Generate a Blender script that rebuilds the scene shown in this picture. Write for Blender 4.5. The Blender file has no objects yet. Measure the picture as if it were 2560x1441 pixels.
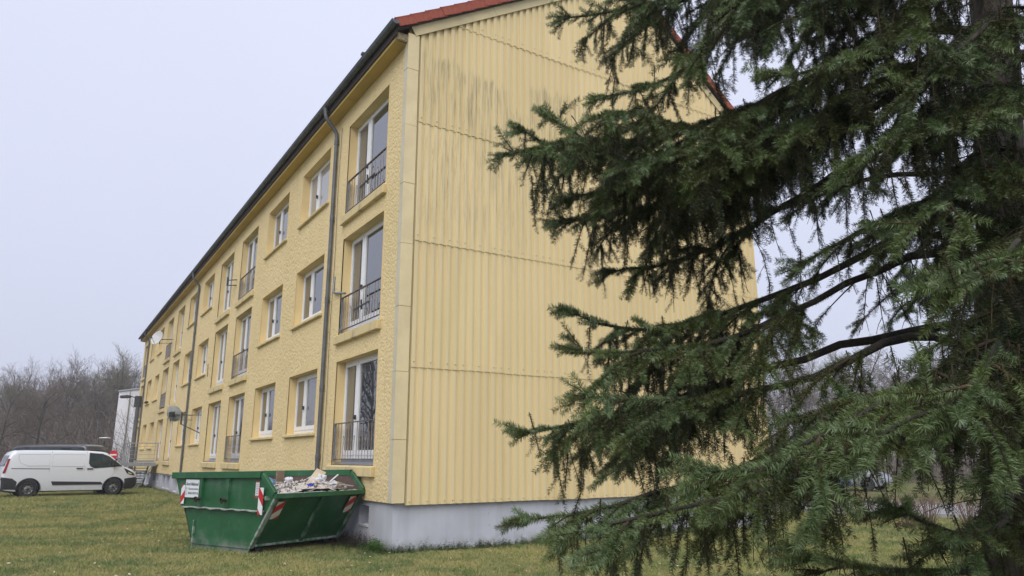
import bpy, bmesh, math, random
import numpy as np
from mathutils import Vector, Matrix, Euler, noise as mnoise

R = math.radians
random.seed(7)
rng = np.random.default_rng(7)
scene = bpy.context.scene
COL = scene.collection

# ------------------------------------------------------------------ camera
CAM_H = 1.65
PITCH = math.atan(425 / 1800)
cam_data = bpy.data.cameras.new('camera')
cam_data.sensor_width = 36
cam_data.lens = 1800 / 2560 * 36
cam_data.clip_start = 0.05
cam_data.clip_end = 3000
cam = bpy.data.objects.new('camera', cam_data)
cam.location = (0, 0, CAM_H)
cam.rotation_euler = (R(90) + PITCH, 0, 0)
COL.objects.link(cam)
scene.camera = cam

# ------------------------------------------------------------------ world: overcast sky
SUN_EL, SUN_AZ = R(48), R(192)          # azimuth measured clockwise from +Y
world = bpy.data.worlds.new('World')
scene.world = world
world.use_nodes = True
wn = world.node_tree
wn.nodes.clear()
w_out = wn.nodes.new('ShaderNodeOutputWorld')
w_bg = wn.nodes.new('ShaderNodeBackground')
w_sky = wn.nodes.new('ShaderNodeTexSky')
w_sky.sky_type = 'NISHITA'
w_sky.sun_disc = False
w_sky.sun_elevation = SUN_EL
w_sky.sun_rotation = SUN_AZ
w_sky.air_density = 1.0
w_sky.dust_density = 3.0
w_scale = wn.nodes.new('ShaderNodeVectorMath'); w_scale.operation = 'SCALE'
w_scale.inputs['Scale'].default_value = 0.065
w_geo = wn.nodes.new('ShaderNodeTexCoord')
w_sep = wn.nodes.new('ShaderNodeSeparateXYZ')
w_map = wn.nodes.new('ShaderNodeMapRange')
w_map.inputs['From Min'].default_value = 0.0
w_map.inputs['From Max'].default_value = 0.55
w_ramp = wn.nodes.new('ShaderNodeMix'); w_ramp.data_type = 'RGBA'
w_ramp.inputs['A'].default_value = (0.475, 0.500, 0.615, 1)      # cloud deck near the horizon
w_ramp.inputs['B'].default_value = (0.575, 0.602, 0.735, 1)      # and overhead
w_noise = wn.nodes.new('ShaderNodeTexNoise'); w_noise.inputs['Scale'].default_value = 1.6
w_noise.inputs['Detail'].default_value = 4
w_nm = wn.nodes.new('ShaderNodeMapRange')
w_nm.inputs['To Min'].default_value = 0.93; w_nm.inputs['To Max'].default_value = 1.07
w_mul = wn.nodes.new('ShaderNodeVectorMath'); w_mul.operation = 'SCALE'
w_mix = wn.nodes.new('ShaderNodeMix'); w_mix.data_type = 'RGBA'
w_mix.inputs['Factor'].default_value = 0.9        # how closed the cloud cover is
L = wn.links.new
L(w_geo.outputs['Generated'], w_sep.inputs[0])
L(w_sep.outputs['Z'], w_map.inputs['Value'])
L(w_map.outputs[0], w_ramp.inputs['Factor'])
L(w_geo.outputs['Generated'], w_noise.inputs['Vector'])
L(w_noise.outputs['Fac'], w_nm.inputs['Value'])
L(w_ramp.outputs['Result'], w_mul.inputs[0])
L(w_nm.outputs[0], w_mul.inputs['Scale'])
L(w_sky.outputs[0], w_scale.inputs[0])
L(w_scale.outputs[0], w_mix.inputs['A'])
L(w_mul.outputs[0], w_mix.inputs['B'])
L(w_mix.outputs['Result'], w_bg.inputs['Color'])
w_bg.inputs['Strength'].default_value = 1.0
L(w_bg.outputs[0], w_out.inputs[0])

sun_data = bpy.data.lights.new('sun', 'SUN')
sun_data.energy = 1.5
sun_data.angle = R(50)
sun_data.color = (1.0, 0.965, 0.91)
sun = bpy.data.objects.new('sun', sun_data)
sd = Vector((math.sin(SUN_AZ) * math.cos(SUN_EL), math.cos(SUN_AZ) * math.cos(SUN_EL), math.sin(SUN_EL)))
sun.rotation_euler = sd.to_track_quat('Z', 'Y').to_euler()
sun.location = sd * 60
COL.objects.link(sun)

scene.view_settings.view_transform = 'Standard'
scene.view_settings.look = 'None'
scene.view_settings.exposure = 0.55
scene.view_settings.gamma = 1
scene.view_settings.use_curve_mapping = False
scene.cycles.max_bounces = 8
scene.cycles.diffuse_bounces = 4
scene.cycles.transparent_max_bounces = 8
scene.render.film_transparent = False

# ------------------------------------------------------------------ helpers
F_PX = 1800.0
_c, _s = math.cos(PITCH), math.sin(PITCH)
def at(u, v, Y):
    """the point Y metres ahead that the photograph shows at pixel u, v"""
    x = (u - 1280) / F_PX; y = (720 - v) / F_PX
    k = Y / (_c - y * _s)
    return Vector((x * k, Y, CAM_H + (_s + y * _c) * k))
def on_ground(u, v):
    x = (u - 1280) / F_PX; y = (720 - v) / F_PX
    k = -CAM_H / (_s + y * _c)
    return Vector((x * k, (_c - y * _s) * k, 0))

def tag(o, label=None, cat=None, group=None, kind=None):
    if label: o['label'] = label
    if cat: o['category'] = cat
    if group: o['group'] = group
    if kind: o['kind'] = kind
    return o
def empty(name, loc=(0, 0, 0), rz=0.0, label=None, cat=None, group=None):
    o = bpy.data.objects.new(name, None)
    o.location = loc; o.rotation_euler = (0, 0, rz); o.empty_display_size = 0.3
    COL.objects.link(o)
    return tag(o, label, cat, group)
def link(name, mesh, parent=None, loc=None, rot=None, kind=None):
    o = bpy.data.objects.new(name, mesh)
    COL.objects.link(o)
    if parent: o.parent = parent
    if loc is not None: o.location = loc
    if rot is not None: o.rotation_euler = rot
    if kind: o['kind'] = kind
    return o
def copy_tree(o, parent=None):
    c = o.copy(); COL.objects.link(c)
    if parent: c.parent = parent
    for ch in list(o.children): copy_tree(ch, c)
    return c

class MB:
    """collects simple shapes into one mesh"""
    def __init__(s): s.v = []; s.f = []
    def add(s, vs, fs):
        b = len(s.v); s.v += [tuple(p) for p in vs]; s.f += [tuple(i + b for i in f) for f in fs]; return s
    def box(s, x0, x1, y0, y1, z0, z1, m=None):
        vs = [(x0,y0,z0),(x1,y0,z0),(x1,y1,z0),(x0,y1,z0),(x0,y0,z1),(x1,y0,z1),(x1,y1,z1),(x0,y1,z1)]
        if m is not None: vs = [m @ Vector(p) for p in vs]
        return s.add(vs, [(3,2,1,0),(4,5,6,7),(0,1,5,4),(1,2,6,5),(2,3,7,6),(3,0,4,7)])
    def bar(s, a, b, w, h=None, up=(0, 0, 1)):
        a = Vector(a); b = Vector(b); h = h or w
        d = (b - a).normalized(); u = Vector(up)
        if abs(d.dot(u)) > .98: u = Vector((1, 0, 0))
        sd_ = d.cross(u).normalized(); u = sd_.cross(d).normalized()
        vs = []
        for p in (a, b):
            for i, j in ((-1,-1),(1,-1),(1,1),(-1,1)): vs.append(p + sd_ * (w/2*i) + u * (h/2*j))
        return s.add(vs, [(3,2,1,0),(4,5,6,7),(0,1,5,4),(1,2,6,5),(2,3,7,6),(3,0,4,7)])
    def tube(s, pts, r, n=8, cap=True):
        pts = [Vector(p) for p in pts]
        rr = r if hasattr(r, '__len__') else [r] * len(pts)
        d0 = (pts[1] - pts[0]).normalized()
        u = Vector((0, 0, 1)) if abs(d0.z) < .9 else Vector((1, 0, 0))
        u = (u - d0 * u.dot(d0)).normalized()
        vs = []; fs = []
        for i, p in enumerate(pts):
            d = ((pts[min(i+1, len(pts)-1)]) - pts[max(i-1, 0)]).normalized()
            u = (u - d * u.dot(d)).normalized(); w = d.cross(u)
            for k in range(n):
                a = 2 * math.pi * k / n
                vs.append(p + (u * math.cos(a) + w * math.sin(a)) * rr[i])
        for i in range(len(pts) - 1):
            for k in range(n):
                k2 = (k + 1) % n
                fs.append((i*n+k, i*n+k2, (i+1)*n+k2, (i+1)*n+k))
        if cap:
            fs.append(tuple(range(n - 1, -1, -1))); fs.append(tuple((len(pts)-1)*n + k for k in range(n)))
        return s.add(vs, fs)
    def prism(s, poly, axis, a0, a1):
        """poly in the two other axes, extruded along axis from a0 to a1"""
        def P(p, a):
            return {'x': (a, p[0], p[1]), 'y': (p[0], a, p[1]), 'z': (p[0], p[1], a)}[axis]
        n = len(poly)
        vs = [P(p, a0) for p in poly] + [P(p, a1) for p in poly]
        fs = [tuple(range(n-1, -1, -1)), tuple(range(n, 2*n))]
        fs += [(i, (i+1) % n, n + (i+1) % n, n + i) for i in range(n)]
        return s.add(vs, fs)
    def lathe(s, prof, n=24, axis='z', m=None):
        vs = []; fs = []
        for r, z in prof:
            for k in range(n):
                a = 2*math.pi*k/n
                p = Vector((r*math.cos(a), r*math.sin(a), z))
                if axis == 'y': p = Vector((p.x, p.z, p.y))
                if axis == 'x': p = Vector((p.z, p.x, p.y))
                vs.append(m @ p if m is not None else p)
        for i in range(len(prof)-1):
            for k in range(n):
                k2 = (k+1) % n
                fs.append((i*n+k, i*n+k2, (i+1)*n+k2, (i+1)*n+k))
        return s.add(vs, fs)
    def mesh(s, name, mat=None, smooth=None, fix=True, bevel=0):
        me = bpy.data.meshes.new(name)
        me.from_pydata(s.v, [], s.f)
        if fix or bevel:
            bm = bmesh.new(); bm.from_mesh(me)
            if bevel:
                bmesh.ops.remove_doubles(bm, verts=bm.verts, dist=1e-5)
                es = [e for e in bm.edges if e.is_manifold and e.calc_face_angle(0) > R(35)]
                bmesh.ops.bevel(bm, geom=es, offset=bevel, segments=1, affect='EDGES')
            bmesh.ops.recalc_face_normals(bm, faces=bm.faces)
            bm.to_mesh(me); bm.free()
        if mat: me.materials.append(mat)
        if smooth is not None:
            me.shade_smooth()
            me.set_sharp_from_angle(angle=R(smooth))
        return me
    def obj(s, name, mat=None, parent=None, smooth=None, fix=True, bevel=0, loc=None, rot=None, kind=None):
        return link(name, s.mesh(name, mat, smooth, fix, bevel), parent, loc, rot, kind)

def np_mesh(name, V, Fa, mat=None):
    """V (n,3), Fa (m,k) with k = 3 or 4"""
    V = np.asarray(V, np.float32); Fa = np.asarray(Fa, np.int32)
    me = bpy.data.meshes.new(name)
    me.vertices.add(len(V)); me.vertices.foreach_set('co', V.ravel())
    k = Fa.shape[1]
    me.loops.add(Fa.size); me.loops.foreach_set('vertex_index', Fa.ravel())
    me.polygons.add(len(Fa))
    me.polygons.foreach_set('loop_start', np.arange(0, Fa.size, k, dtype=np.int32))
    me.update(calc_edges=True); me.validate()
    if mat: me.materials.append(mat)
    return me

# ------------------------------------------------------------------ materials
class NT:
    def __init__(s, name):
        s.m = bpy.data.materials.new(name); s.m.use_nodes = True
        s.t = s.m.node_tree; s.b = s.t.nodes['Principled BSDF']
    def n(s, typ, **kw):
        nd = s.t.nodes.new(typ)
        for k, v in kw.items():
            if k in nd.inputs: nd.inputs[k].default_value = v
            else: setattr(nd, k, v)
        return nd
    def l(s, a, b): s.t.links.new(a, b)
    def coord(s, space='obj', scale=(1, 1, 1)):
        if space == 'world': o = s.n('ShaderNodeNewGeometry').outputs['Position']
        elif space == 'obj': o = s.n('ShaderNodeTexCoord').outputs['Object']
        else:
            tc = s.n('ShaderNodeTexCoord'); tc.object = space; o = tc.outputs['Object']
        mp = s.n('ShaderNodeMapping'); mp.inputs['Scale'].default_value = scale
        s.l(o, mp.inputs[0]); return mp.outputs[0]
    def noise(s, vec, scale, detail=4, rough=.55):
        nd = s.n('ShaderNodeTexNoise'); nd.inputs['Scale'].default_value = scale
        nd.inputs['Detail'].default_value = detail; nd.inputs['Roughness'].default_value = rough
        s.l(vec, nd.inputs['Vector']); return nd.outputs['Fac']
    def ramp(s, fac, a, b):
        mr = s.n('ShaderNodeMapRange'); mr.inputs['From Min'].default_value = a; mr.inputs['From Max'].default_value = b
        mr.interpolation_type = 'SMOOTHSTEP'
        s.l(fac, mr.inputs['Value']); return mr.outputs[0]
    def math(s, op, a, b=None):
        nd = s.n('ShaderNodeMath'); nd.operation = op
        for i, x in enumerate((a, b)):
            if x is None: continue
            if isinstance(x, (int, float)): nd.inputs[i].default_value = x
            else: s.l(x, nd.inputs[i])
        return nd.outputs[0]
    def mix(s, fac, a, b):
        nd = s.n('ShaderNodeMix', data_type='RGBA')
        for key, x in (('Factor', fac), ('A', a), ('B', b)):
            if isinstance(x, (int, float)): nd.inputs[key].default_value = x
            elif isinstance(x, tuple): nd.inputs[key].default_value = x if len(x) == 4 else (*x, 1)
            else: s.l(x, nd.inputs[key])
        return nd.outputs['Result']
    def color(s, x):
        if isinstance(x, tuple): s.b.inputs['Base Color'].default_value = (*x[:3], 1)
        else: s.l(x, s.b.inputs['Base Color'])
    def bump(s, h, strength=.5, dist=.01):
        nd = s.n('ShaderNodeBump'); nd.inputs['Strength'].default_value = strength; nd.inputs['Distance'].default_value = dist
        s.l(h, nd.inputs['Height']); s.l(nd.outputs[0], s.b.inputs['Normal'])
    def set(s, **kw):
        for k, v in kw.items(): s.b.inputs[k.replace('_', ' ')].default_value = v
        return s

def simple(name, c1, c2=None, scale=6, rough=.7, bump=0, bscale=60, bdist=.004, metal=0, spec=.5, lo=.35, hi=.65, space='obj', stretch=(1,1,1)):
    t = NT(name); t.set(Roughness=rough, Metallic=metal)
    t.b.inputs['Specular IOR Level'].default_value = spec
    v = t.coord(space, stretch)
    if c2: t.color(t.mix(t.ramp(t.noise(v, scale), lo, hi), c1, c2))
    else: t.color(c1)
    if bump: t.bump(t.noise(v, bscale, 3), bump, bdist)
    return t.m

M = {}
M['window_white'] = simple('window_white', (.86,.86,.87), (.80,.81,.82), 3, .35)
M['plaster'] = simple('plaster', (.76,.59,.295), (.71,.545,.265), 2.2, .85, .25, 45, .004)
M['sill_plaster'] = simple('sill_plaster', (.66,.53,.27), (.33,.28,.19), 3.5, .88, .3, 40, .004, lo=.48, hi=.78)
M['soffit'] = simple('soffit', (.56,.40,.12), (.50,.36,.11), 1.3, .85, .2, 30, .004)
M['mortar'] = simple('mortar', (.50,.40,.22), (.32,.25,.15), 14, .95, 1, 26, .03)
M['zinc'] = simple('zinc', (.10,.11,.12), (.15,.16,.17), 5, .5, .1, 20, .002, metal=.6)
M['zinc_light'] = simple('zinc_light', (.17,.18,.19), (.12,.13,.14), 4, .5, 0, metal=.6)
M['rail_iron'] = simple('rail_iron', (.20,.16,.14), (.10,.07,.06), 12, .6, metal=.3)
M['rail_grey'] = simple('rail_grey', (.26,.28,.31), (.20,.21,.22), 9, .5, metal=.4)
M['rail_bar'] = simple('rail_bar', (.40,.38,.34), (.26,.20,.16), 8, .55, metal=.3)
M['galvanised'] = simple('galvanised', (.42,.43,.44), (.34,.35,.36), 9, .45, metal=.5)
M['dark_metal'] = simple('dark_metal', (.045,.047,.05), (.07,.07,.07), 8, .5, metal=.3)
M['black'] = simple('black', (.012,.012,.013), None, rough=.6)
M['rubber'] = simple('rubber', (.022,.022,.023), (.03,.03,.03), 20, .85)
M['plastic_trim'] = simple('plastic_trim', (.022,.023,.026), (.03,.03,.033), 9, .65)
M['alu_sill'] = simple('alu_sill', (.34,.36,.40), (.28,.29,.32), 6, .4, metal=.5)
M['dark_void'] = simple('dark_void', (.02,.02,.022), None, rough=.9)
M['dish_white'] = simple('dish_white', (.62,.62,.62), (.52,.52,.52), 3, .5)
M['dish_grey'] = simple('dish_grey', (.36,.38,.36), (.26,.28,.26), 4, .6)
M['tile'] = simple('tile', (.36,.085,.045), (.26,.060,.035), 9, .8, .3, 60, .004)
M['tile_dark'] = simple('tile_dark', (.060,.045,.040), None, rough=.9)
M['grey_board'] = simple('grey_board', (.36,.33,.26), (.30,.28,.24), 5, .85)
M['asphalt'] = simple('asphalt', (.34,.32,.32), (.26,.25,.25), .7, .9, .4, 90, .006, space='world')
M['kerb'] = simple('kerb', (.38,.37,.35), (.28,.27,.26), 3, .9, space='world')
M['concrete_pole'] = simple('concrete_pole', (.12,.12,.12), (.09,.09,.09), 4, .8)
M['sign_red'] = simple('sign_red', (.55,.015,.025), None, rough=.4)
M['sign_white'] = simple('sign_white', (.80,.80,.80), None, rough=.4)
M['bark'] = simple('bark', (.055,.045,.035), (.022,.018,.015), 9, .95, 1, 22, .03, stretch=(1,1,.35))
M['twig_wood'] = simple('twig_wood', (.085,.055,.028), (.032,.024,.016), 4, .9)
M['tree_bark'] = simple('tree_bark', (.125,.112,.103), (.085,.077,.07), 2, .95)
M['tree_twig'] = simple('tree_twig', (.205,.172,.150), (.155,.133,.117), .7, .95)
M['tree_twig_green'] = simple('tree_twig_green', (.205,.19,.12), (.165,.145,.115), .7, .95)
M['thicket'] = simple('thicket', (.18,.145,.123), (.13,.107,.09), .35, .95, space='world')
M['shrub_twig'] = simple('shrub_twig', (.26,.19,.135), (.14,.08,.06), 6, .9)

def make_stucco():
    t = NT('stucco'); t.set(Roughness=.9); t.b.inputs['Specular IOR Level'].default_value = .25
    v = t.coord('obj')
    big = t.ramp(t.noise(v, .55, 5), .35, .7)
    fine = t.ramp(t.noise(v, 36, 3, .6), .44, .62)
    c = t.mix(big, (.80,.645,.355), (.75,.60,.32))
    c = t.mix(t.math('MULTIPLY', fine, .45), c, (.60,.455,.20))
    # grime washed down below the sills and beside the downpipes
    g = t.ramp(t.noise(t.coord('obj', (1, 2.4, .18)), 1.3, 5, .65), .60, .82)
    c = t.mix(t.math('MULTIPLY', g, .45), c, (.36,.29,.17))
    t.color(c)
    t.bump(t.noise(v, 48, 3, .6), .7, .010)
    return t.m
M['stucco'] = make_stucco()

def make_plinth():
    t = NT('plinth_paint'); t.set(Roughness=.85)
    v = t.coord('obj')
    streak = t.ramp(t.noise(t.coord('obj', (1, 1, .08)), 5, 4, .6), .4, .75)
    c = t.mix(t.ramp(t.noise(v, 1.2, 4), .35, .7), (.56,.57,.62), (.49,.50,.55))
    c = t.mix(t.math('MULTIPLY', streak, .45), c, (.39,.39,.42))
    spots = t.n('ShaderNodeTexVoronoi'); spots.inputs['Scale'].default_value = 4.5
    t.l(v, spots.inputs['Vector'])
    sp = t.math('LESS_THAN', spots.outputs['Distance'], .055)
    c = t.mix(t.math('MULTIPLY', sp, .55), c, (.17,.16,.15))
    # splash dirt along the foot of the wall
    sep = t.n('ShaderNodeSeparateXYZ'); t.l(v, sep.inputs[0])
    foot = t.math('MULTIPLY', t.ramp(sep.outputs['Z'], .28, .0), t.ramp(t.noise(v, 6, 4), .3, .7))
    c = t.mix(t.math('MULTIPLY', foot, .6), c, (.30,.27,.23))
    t.color(c); t.bump(t.noise(v, 30, 4, .6), .4, .006)
    return t.m
M['plinth'] = make_plinth()

def make_glass(name, tint=(.03,.035,.04), ior=3.2):
    t = NT(name); t.color(tint)
    t.set(Roughness=.015, IOR=ior)
    v = t.coord('obj')
    t.bump(t.noise(v, 2.2, 1), .05, .012)       # slightly uneven double glazing
    return t.m
M['glass'] = make_glass('glass')
M['glass_curtain'] = make_glass('glass_curtain', (.13,.125,.115), 2.2)
M['glass_net'] = make_glass('glass_net', (.34,.33,.31), 1.9)
M['car_glass'] = make_glass('car_glass', (.03,.045,.045), 1.6)

# ------------------------------------------------------------------ place of the building
C0 = Vector((-2.2004, 13.7324, 0))
ANG = R(32.35)                              # local x = inwards along the gable, local y = along the front
LEN = 48.1; DEP = 10.6
building = empty('apartment_building', C0, ANG,
    'long three storey yellow apartment house with ribbed yellow gable and red roof edge', 'apartment house')
BM = Matrix.Translation(C0) @ Matrix.Rotation(ANG, 4, 'Z')

# ------------------------------------------------------------------ ground
def ground_color(t):
    v = t.coord('world')
    a = t.ramp(t.noise(v, .42, 5, .6), .40, .58)
    b = t.ramp(t.noise(v, 1.1, 5, .65), .42, .64)
    d = t.ramp(t.noise(v, 5.5, 4, .6), .42, .70)
    c = t.mix(a, (.138,.158,.045), (.052,.100,.024))
    c = t.mix(t.math('MULTIPLY', b, .8), c, (.220,.200,.070))
    c = t.mix(t.math('MULTIPLY', d, .65), c, (.25,.215,.115))
    return v, c
def make_lawn():
    t = NT('lawn_soil'); t.set(Roughness=.95); t.b.inputs['Specular IOR Level'].default_value = .1
    v, c = ground_color(t)
    c = t.mix(t.math('MULTIPLY', t.ramp(t.noise(v, 34, 3), .4, .7), .6), c, (.085,.070,.036))
    t.color(c); t.bump(t.noise(v, 30, 4), .8, .05)
    return t.m
M['lawn'] = make_lawn()
def make_grass():
    t = NT('grass_blades'); t.set(Roughness=.6); t.b.inputs['Specular IOR Level'].default_value = .2
    v, c = ground_color(t)
    f = t.ramp(t.noise(v, 60, 2), .45, .6)
    c = t.mix(t.math('MULTIPLY', f, .4), c, (.20,.17,.085))
    hs = t.n('ShaderNodeHueSaturation'); hs.inputs['Value'].default_value = 1.8
    t.l(c, hs.inputs['Color']); t.color(hs.outputs[0])
    return t.m
M['grass'] = make_grass()

def gz(x, y):
    """gentle unevenness of the lawn"""
    return .035 * mnoise.noise(Vector((x * .22, y * .22, 3.1))) + .02 * mnoise.noise(Vector((x * .7, y * .7, 9.)))
def lin(*seg):
    out = []
    for a, b, st in seg: out += list(np.arange(a, b, st))
    return np.array(out + [seg[-1][1]])
gx = lin((-400, -90, 60), (-90, -30, 4), (-30, 18, .5), (18, 90, 4), (90, 400, 60))
gy = lin((-60, 2, 6), (2, 45, .5), (45, 120, 5), (120, 480, 60))
V = []; 
for y in gy:
    for x in gx:
        near = max(0, 1 - max(0, abs(x + 5) - 22) / 10) * max(0, 1 - max(0, y - 36) / 8)
        V.append((x, y, gz(x, y) * near - .012))
nx, ny = len(gx), len(gy)
ii = np.arange((ny - 1) * nx).reshape(ny - 1, nx)[:, :-1].ravel()
lawn_me = np_mesh('lawn', V, np.stack([ii, ii + 1, ii + nx + 1, ii + nx], 1), M['lawn'])
lawn_me.shade_smooth()
tag(link('lawn', lawn_me), kind='structure')

# road behind the spruce, running away past the back of the house
rd = Vector((.80, -.60, 0)); rn = Vector((-.60, -.80, 0))
ro = Vector((15.5, 26.9, 0))
def strip(name, a, b, w0, w1, z0, z1, mat):
    pts = [ro + rd * a + rn * w0, ro + rd * b + rn * w0, ro + rd * b + rn * w1, ro + rd * a + rn * w1]
    m = MB(); m.add([(p.x, p.y, z0) for p in pts] + [(p.x, p.y, z1) for p in pts],
                    [(3,2,1,0),(4,5,6,7),(0,1,5,4),(1,2,6,5),(2,3,7,6),(3,0,4,7)])
    return tag(m.obj(name, mat), kind='structure')
strip('road', -10, 60, 0, 6.2, -.05, .012, M['asphalt'])
strip('kerb', -10, 60, -.15, -.004, -.05, .11, M['kerb'])
strip('kerb', -10, 60, 6.204, 6.35, -.05, .10, M['kerb'])
strip('car_park', -42, -10.01, -16, 6.2, -.05, .010, M['asphalt'])

# ================================================================== BUILDING
FL = [(1.50, 2.26, 3.81), (4.42, 5.21, 6.77), (7.35, 8.18, 9.72)]     # french bottom, window bottom, top
COLS = [(.92,3.43,'fr',1),(4.85,7.32,'w',0),(8.76,11.23,'w',0),(12.68,15.15,'fr',1),(16.62,19.10,'fr',0),(20.62,23.08,'w',0),
        (24.72,27.02,'w',0),(28.78,31.02,'fr',0),(32.80,35.10,'fr',1),(36.86,38.98,'w',0),(40.75,42.85,'w',0),(44.95,47.0,'fr',1)]
openings = []
for ci, (a, b, k, rl) in enumerate(COLS):
    for fi, (zf, zw, zt) in enumerate(FL):
        openings.append((ci, fi, a, b, zf if k == 'fr' else zw, zt, k, rl))

# --- stuccoed front: real lumps of thrown plaster
def lumps(n0, n1, s, seed):
    r = np.random.default_rng(seed)
    def sm(a, k):
        for _ in range(k):
            a = (a + np.roll(a, 1, 0) + np.roll(a, -1, 0)) / 3
            a = (a + np.roll(a, 1, 1) + np.roll(a, -1, 1)) / 3
        return (a - a.mean()) / a.std()
    raw = r.standard_normal((n0, n1))
    f = raw + .25 * np.roll(raw, 1, 1)
    f = f / f.std()
    return np.clip(f * .75 - .10, 0, 1)               # 0 = plateau of thrown plaster, 1 = bottom of a pit
WZ0, WZ1 = .84, 10.30
def front_zone(t0, t1, cell, seed, base, Vs, Fs):
    nt = int(round((t1 - t0) / cell)); nz = int(round((WZ1 - WZ0) / cell))
    ts = np.linspace(t0, t1, nt + 1); zs = np.linspace(WZ0, WZ1, nz + 1)
    h = lumps(nz + 1, nt + 1, 1, seed)
    amp = {1: .013, 2: .019, 3: .023, 4: .024}[seed]
    dep = -.022 + amp * h
    dep[:, 0] = dep[:, -1] = -.010
    T, Z = np.meshgrid(ts, zs)
    Vs.append(np.stack([dep, T, Z], -1).reshape(-1, 3))
    tc = (ts[:-1] + ts[1:]) / 2; zc = (zs[:-1] + zs[1:]) / 2
    keep = np.ones((nz, nt), bool)
    for (_, _, a, b, z0, z1, _, _) in openings:
        keep &= ~((tc[None, :] > a - .01) & (tc[None, :] < b + .01) & (zc[:, None] > z0 - .01) & (zc[:, None] < z1 + .01))
    J, I = np.nonzero(keep)
    i0 = J * (nt + 1) + I + base
    Fs.append(np.stack([i0, i0 + nt + 1, i0 + nt + 2, i0 + 1], 1))
    return base + (nz + 1) * (nt + 1)
Vs, Fs = [], []
b = front_zone(0, 6.0, .020, 1, 0, Vs, Fs)
b = front_zone(6.0, 14.0, .027, 2, b, Vs, Fs)
b = front_zone(14.0, 26.0, .040, 3, b, Vs, Fs)
b = front_zone(26.0, LEN, .07, 4, b, Vs, Fs)
wall_me = np_mesh('front_wall', np.concatenate(Vs), np.concatenate(Fs), M['stucco'])
wall_me.shade_smooth()
link('front_wall', wall_me, building)
# other walls (behind the cladding, far gable, back)
mb = MB()
gpoly = [(.02, .84), (DEP, .84), (DEP, 10.7), (6.07, 14.2), (.02, 10.62)]
mb.add([(x, .012, z) for x, z in gpoly], [(0, 1, 2, 3, 4)])
mb.add([(x, LEN, z) for x, z in gpoly], [(4, 3, 2, 1, 0)])
mb.add([(DEP, .012, .84), (DEP, LEN, .84), (DEP, LEN, 10.7), (DEP, .012, 10.7)], [(0, 1, 2, 3)])
mb.add([(.9, .012, .84), (.9, LEN, .84), (.9, LEN, 10.3), (.9, .012, 10.3)], [(0, 1, 2, 3)])
mb.obj('wall', M['plaster'], building, fix=False)

# --- plinth with cellar window niches
cellar = [(1.22,1.74,.36,.73), (5.2,5.8,.30,.72), (9.3,9.9,.3,.72), (13.4,14,.2,.73),
          (17.4,18.5,.12,.75),(18.9,20.0,.12,.75),(21.4,22.4,.1,.75),(22.8,23.8,.1,.75),(25.8,27.2,.06,.77),(28.4,29.7,.1,.77),(30.0,31.2,.1,.76),
          (32.7,33.6,.36,.74),(34.1,35.1,.36,.73),(37.0,38.2,.1,.75),(38.8,40,.1,.75),(41.5,42.6,.1,.75),(43.4,44.4,.1,.75)]
mb = MB()
ts = sorted(set([.03, LEN] + [x for q in cellar for x in q[:2]]))
zs = sorted(set([-.3, .84] + [x for q in cellar for x in q[2:]]))
PX = .045
for i in range(len(ts) - 1):
    for j in range(len(zs) - 1):
        tc, zc = (ts[i] + ts[i+1]) / 2, (zs[j] + zs[j+1]) / 2
        if any(a < tc < b_ and z0 < zc < z1 for a, b_, z0, z1 in cellar): continue
        mb.add([(PX, ts[i], zs[j]), (PX, ts[i], zs[j+1]), (PX, ts[i+1], zs[j+1]), (PX, ts[i+1], zs[j])], [(0, 1, 2, 3)])
D_ = .30
for a, b_, z0, z1 in cellar:
    mb.add([(PX,a,z0),(PX,b_,z0),(PX,b_,z1),(PX,a,z1),(PX+D_,a,z0+.06),(PX+D_,b_,z0+.06),(PX+D_,b_,z1),(PX+D_,a,z1)],
           [(0,1,5,4),(1,2,6,5),(2,3,7,6),(3,0,4,7)])
mb.add([(PX,.03,-.3),(DEP-.03,.03,-.3),(DEP-.03,.03,.84),(PX,.03,.84)], [(0,1,2,3)])
mb.add([(DEP-.03,.03,-.3),(DEP-.03,LEN,-.3),(DEP-.03,LEN,.84),(DEP-.03,.03,.84)], [(0,1,2,3)])
mb.add([(PX,LEN,-.3),(DEP-.03,LEN,-.3),(DEP-.03,LEN,.84),(PX,LEN,.84)], [(3,2,1,0)])
mb.add([(PX,.03,.84),(DEP-.03,.03,.84),(DEP-.03,LEN,.84),(PX,LEN,.84)], [(0,1,2,3)])
mb.obj('plinth', M['plinth'], building, fix=False)
cw = None
for a, b_, z0, z1 in cellar:
    if cw is None:
        m_ = MB(); m_.box(0, .03, -.5, .5, -.5, .5)
        cw = m_.mesh('cellar_window', M['dark_void'])
        m_ = MB()
        for y0, y1, zz0, zz1 in ((-.5,.5,-.5,-.40),(-.5,.5,.42,.5),(-.5,-.43,-.4,.42),(.43,.5,-.4,.42)): m_.box(-.03, .0, y0, y1, zz0, zz1)
        cf = m_.mesh('frame', M['rail_grey'])
        m_ = MB(); m_.prism([(-.02,0),(.26,.05),(.26,.035),(-.02,-.035)], 'y', -.5, .5)
        cs = m_.mesh('sill', simple('cellar_sill', (.60,.60,.62), (.50,.50,.52), 6, .8))
    o = link('cellar_window', cw, building, (PX + D_ - .04, (a + b_) / 2, (z0 + z1) / 2 + .03))
    o.scale = (1, b_ - a, z1 - z0 - .06)
    f_ = link('frame', cf, o)
    s_ = link('sill', cs, building, (PX, (a + b_) / 2, z0 + .01)); s_.name = 'cellar_sill'
    s_.scale = (1, b_ - a - .01, 1)

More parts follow.
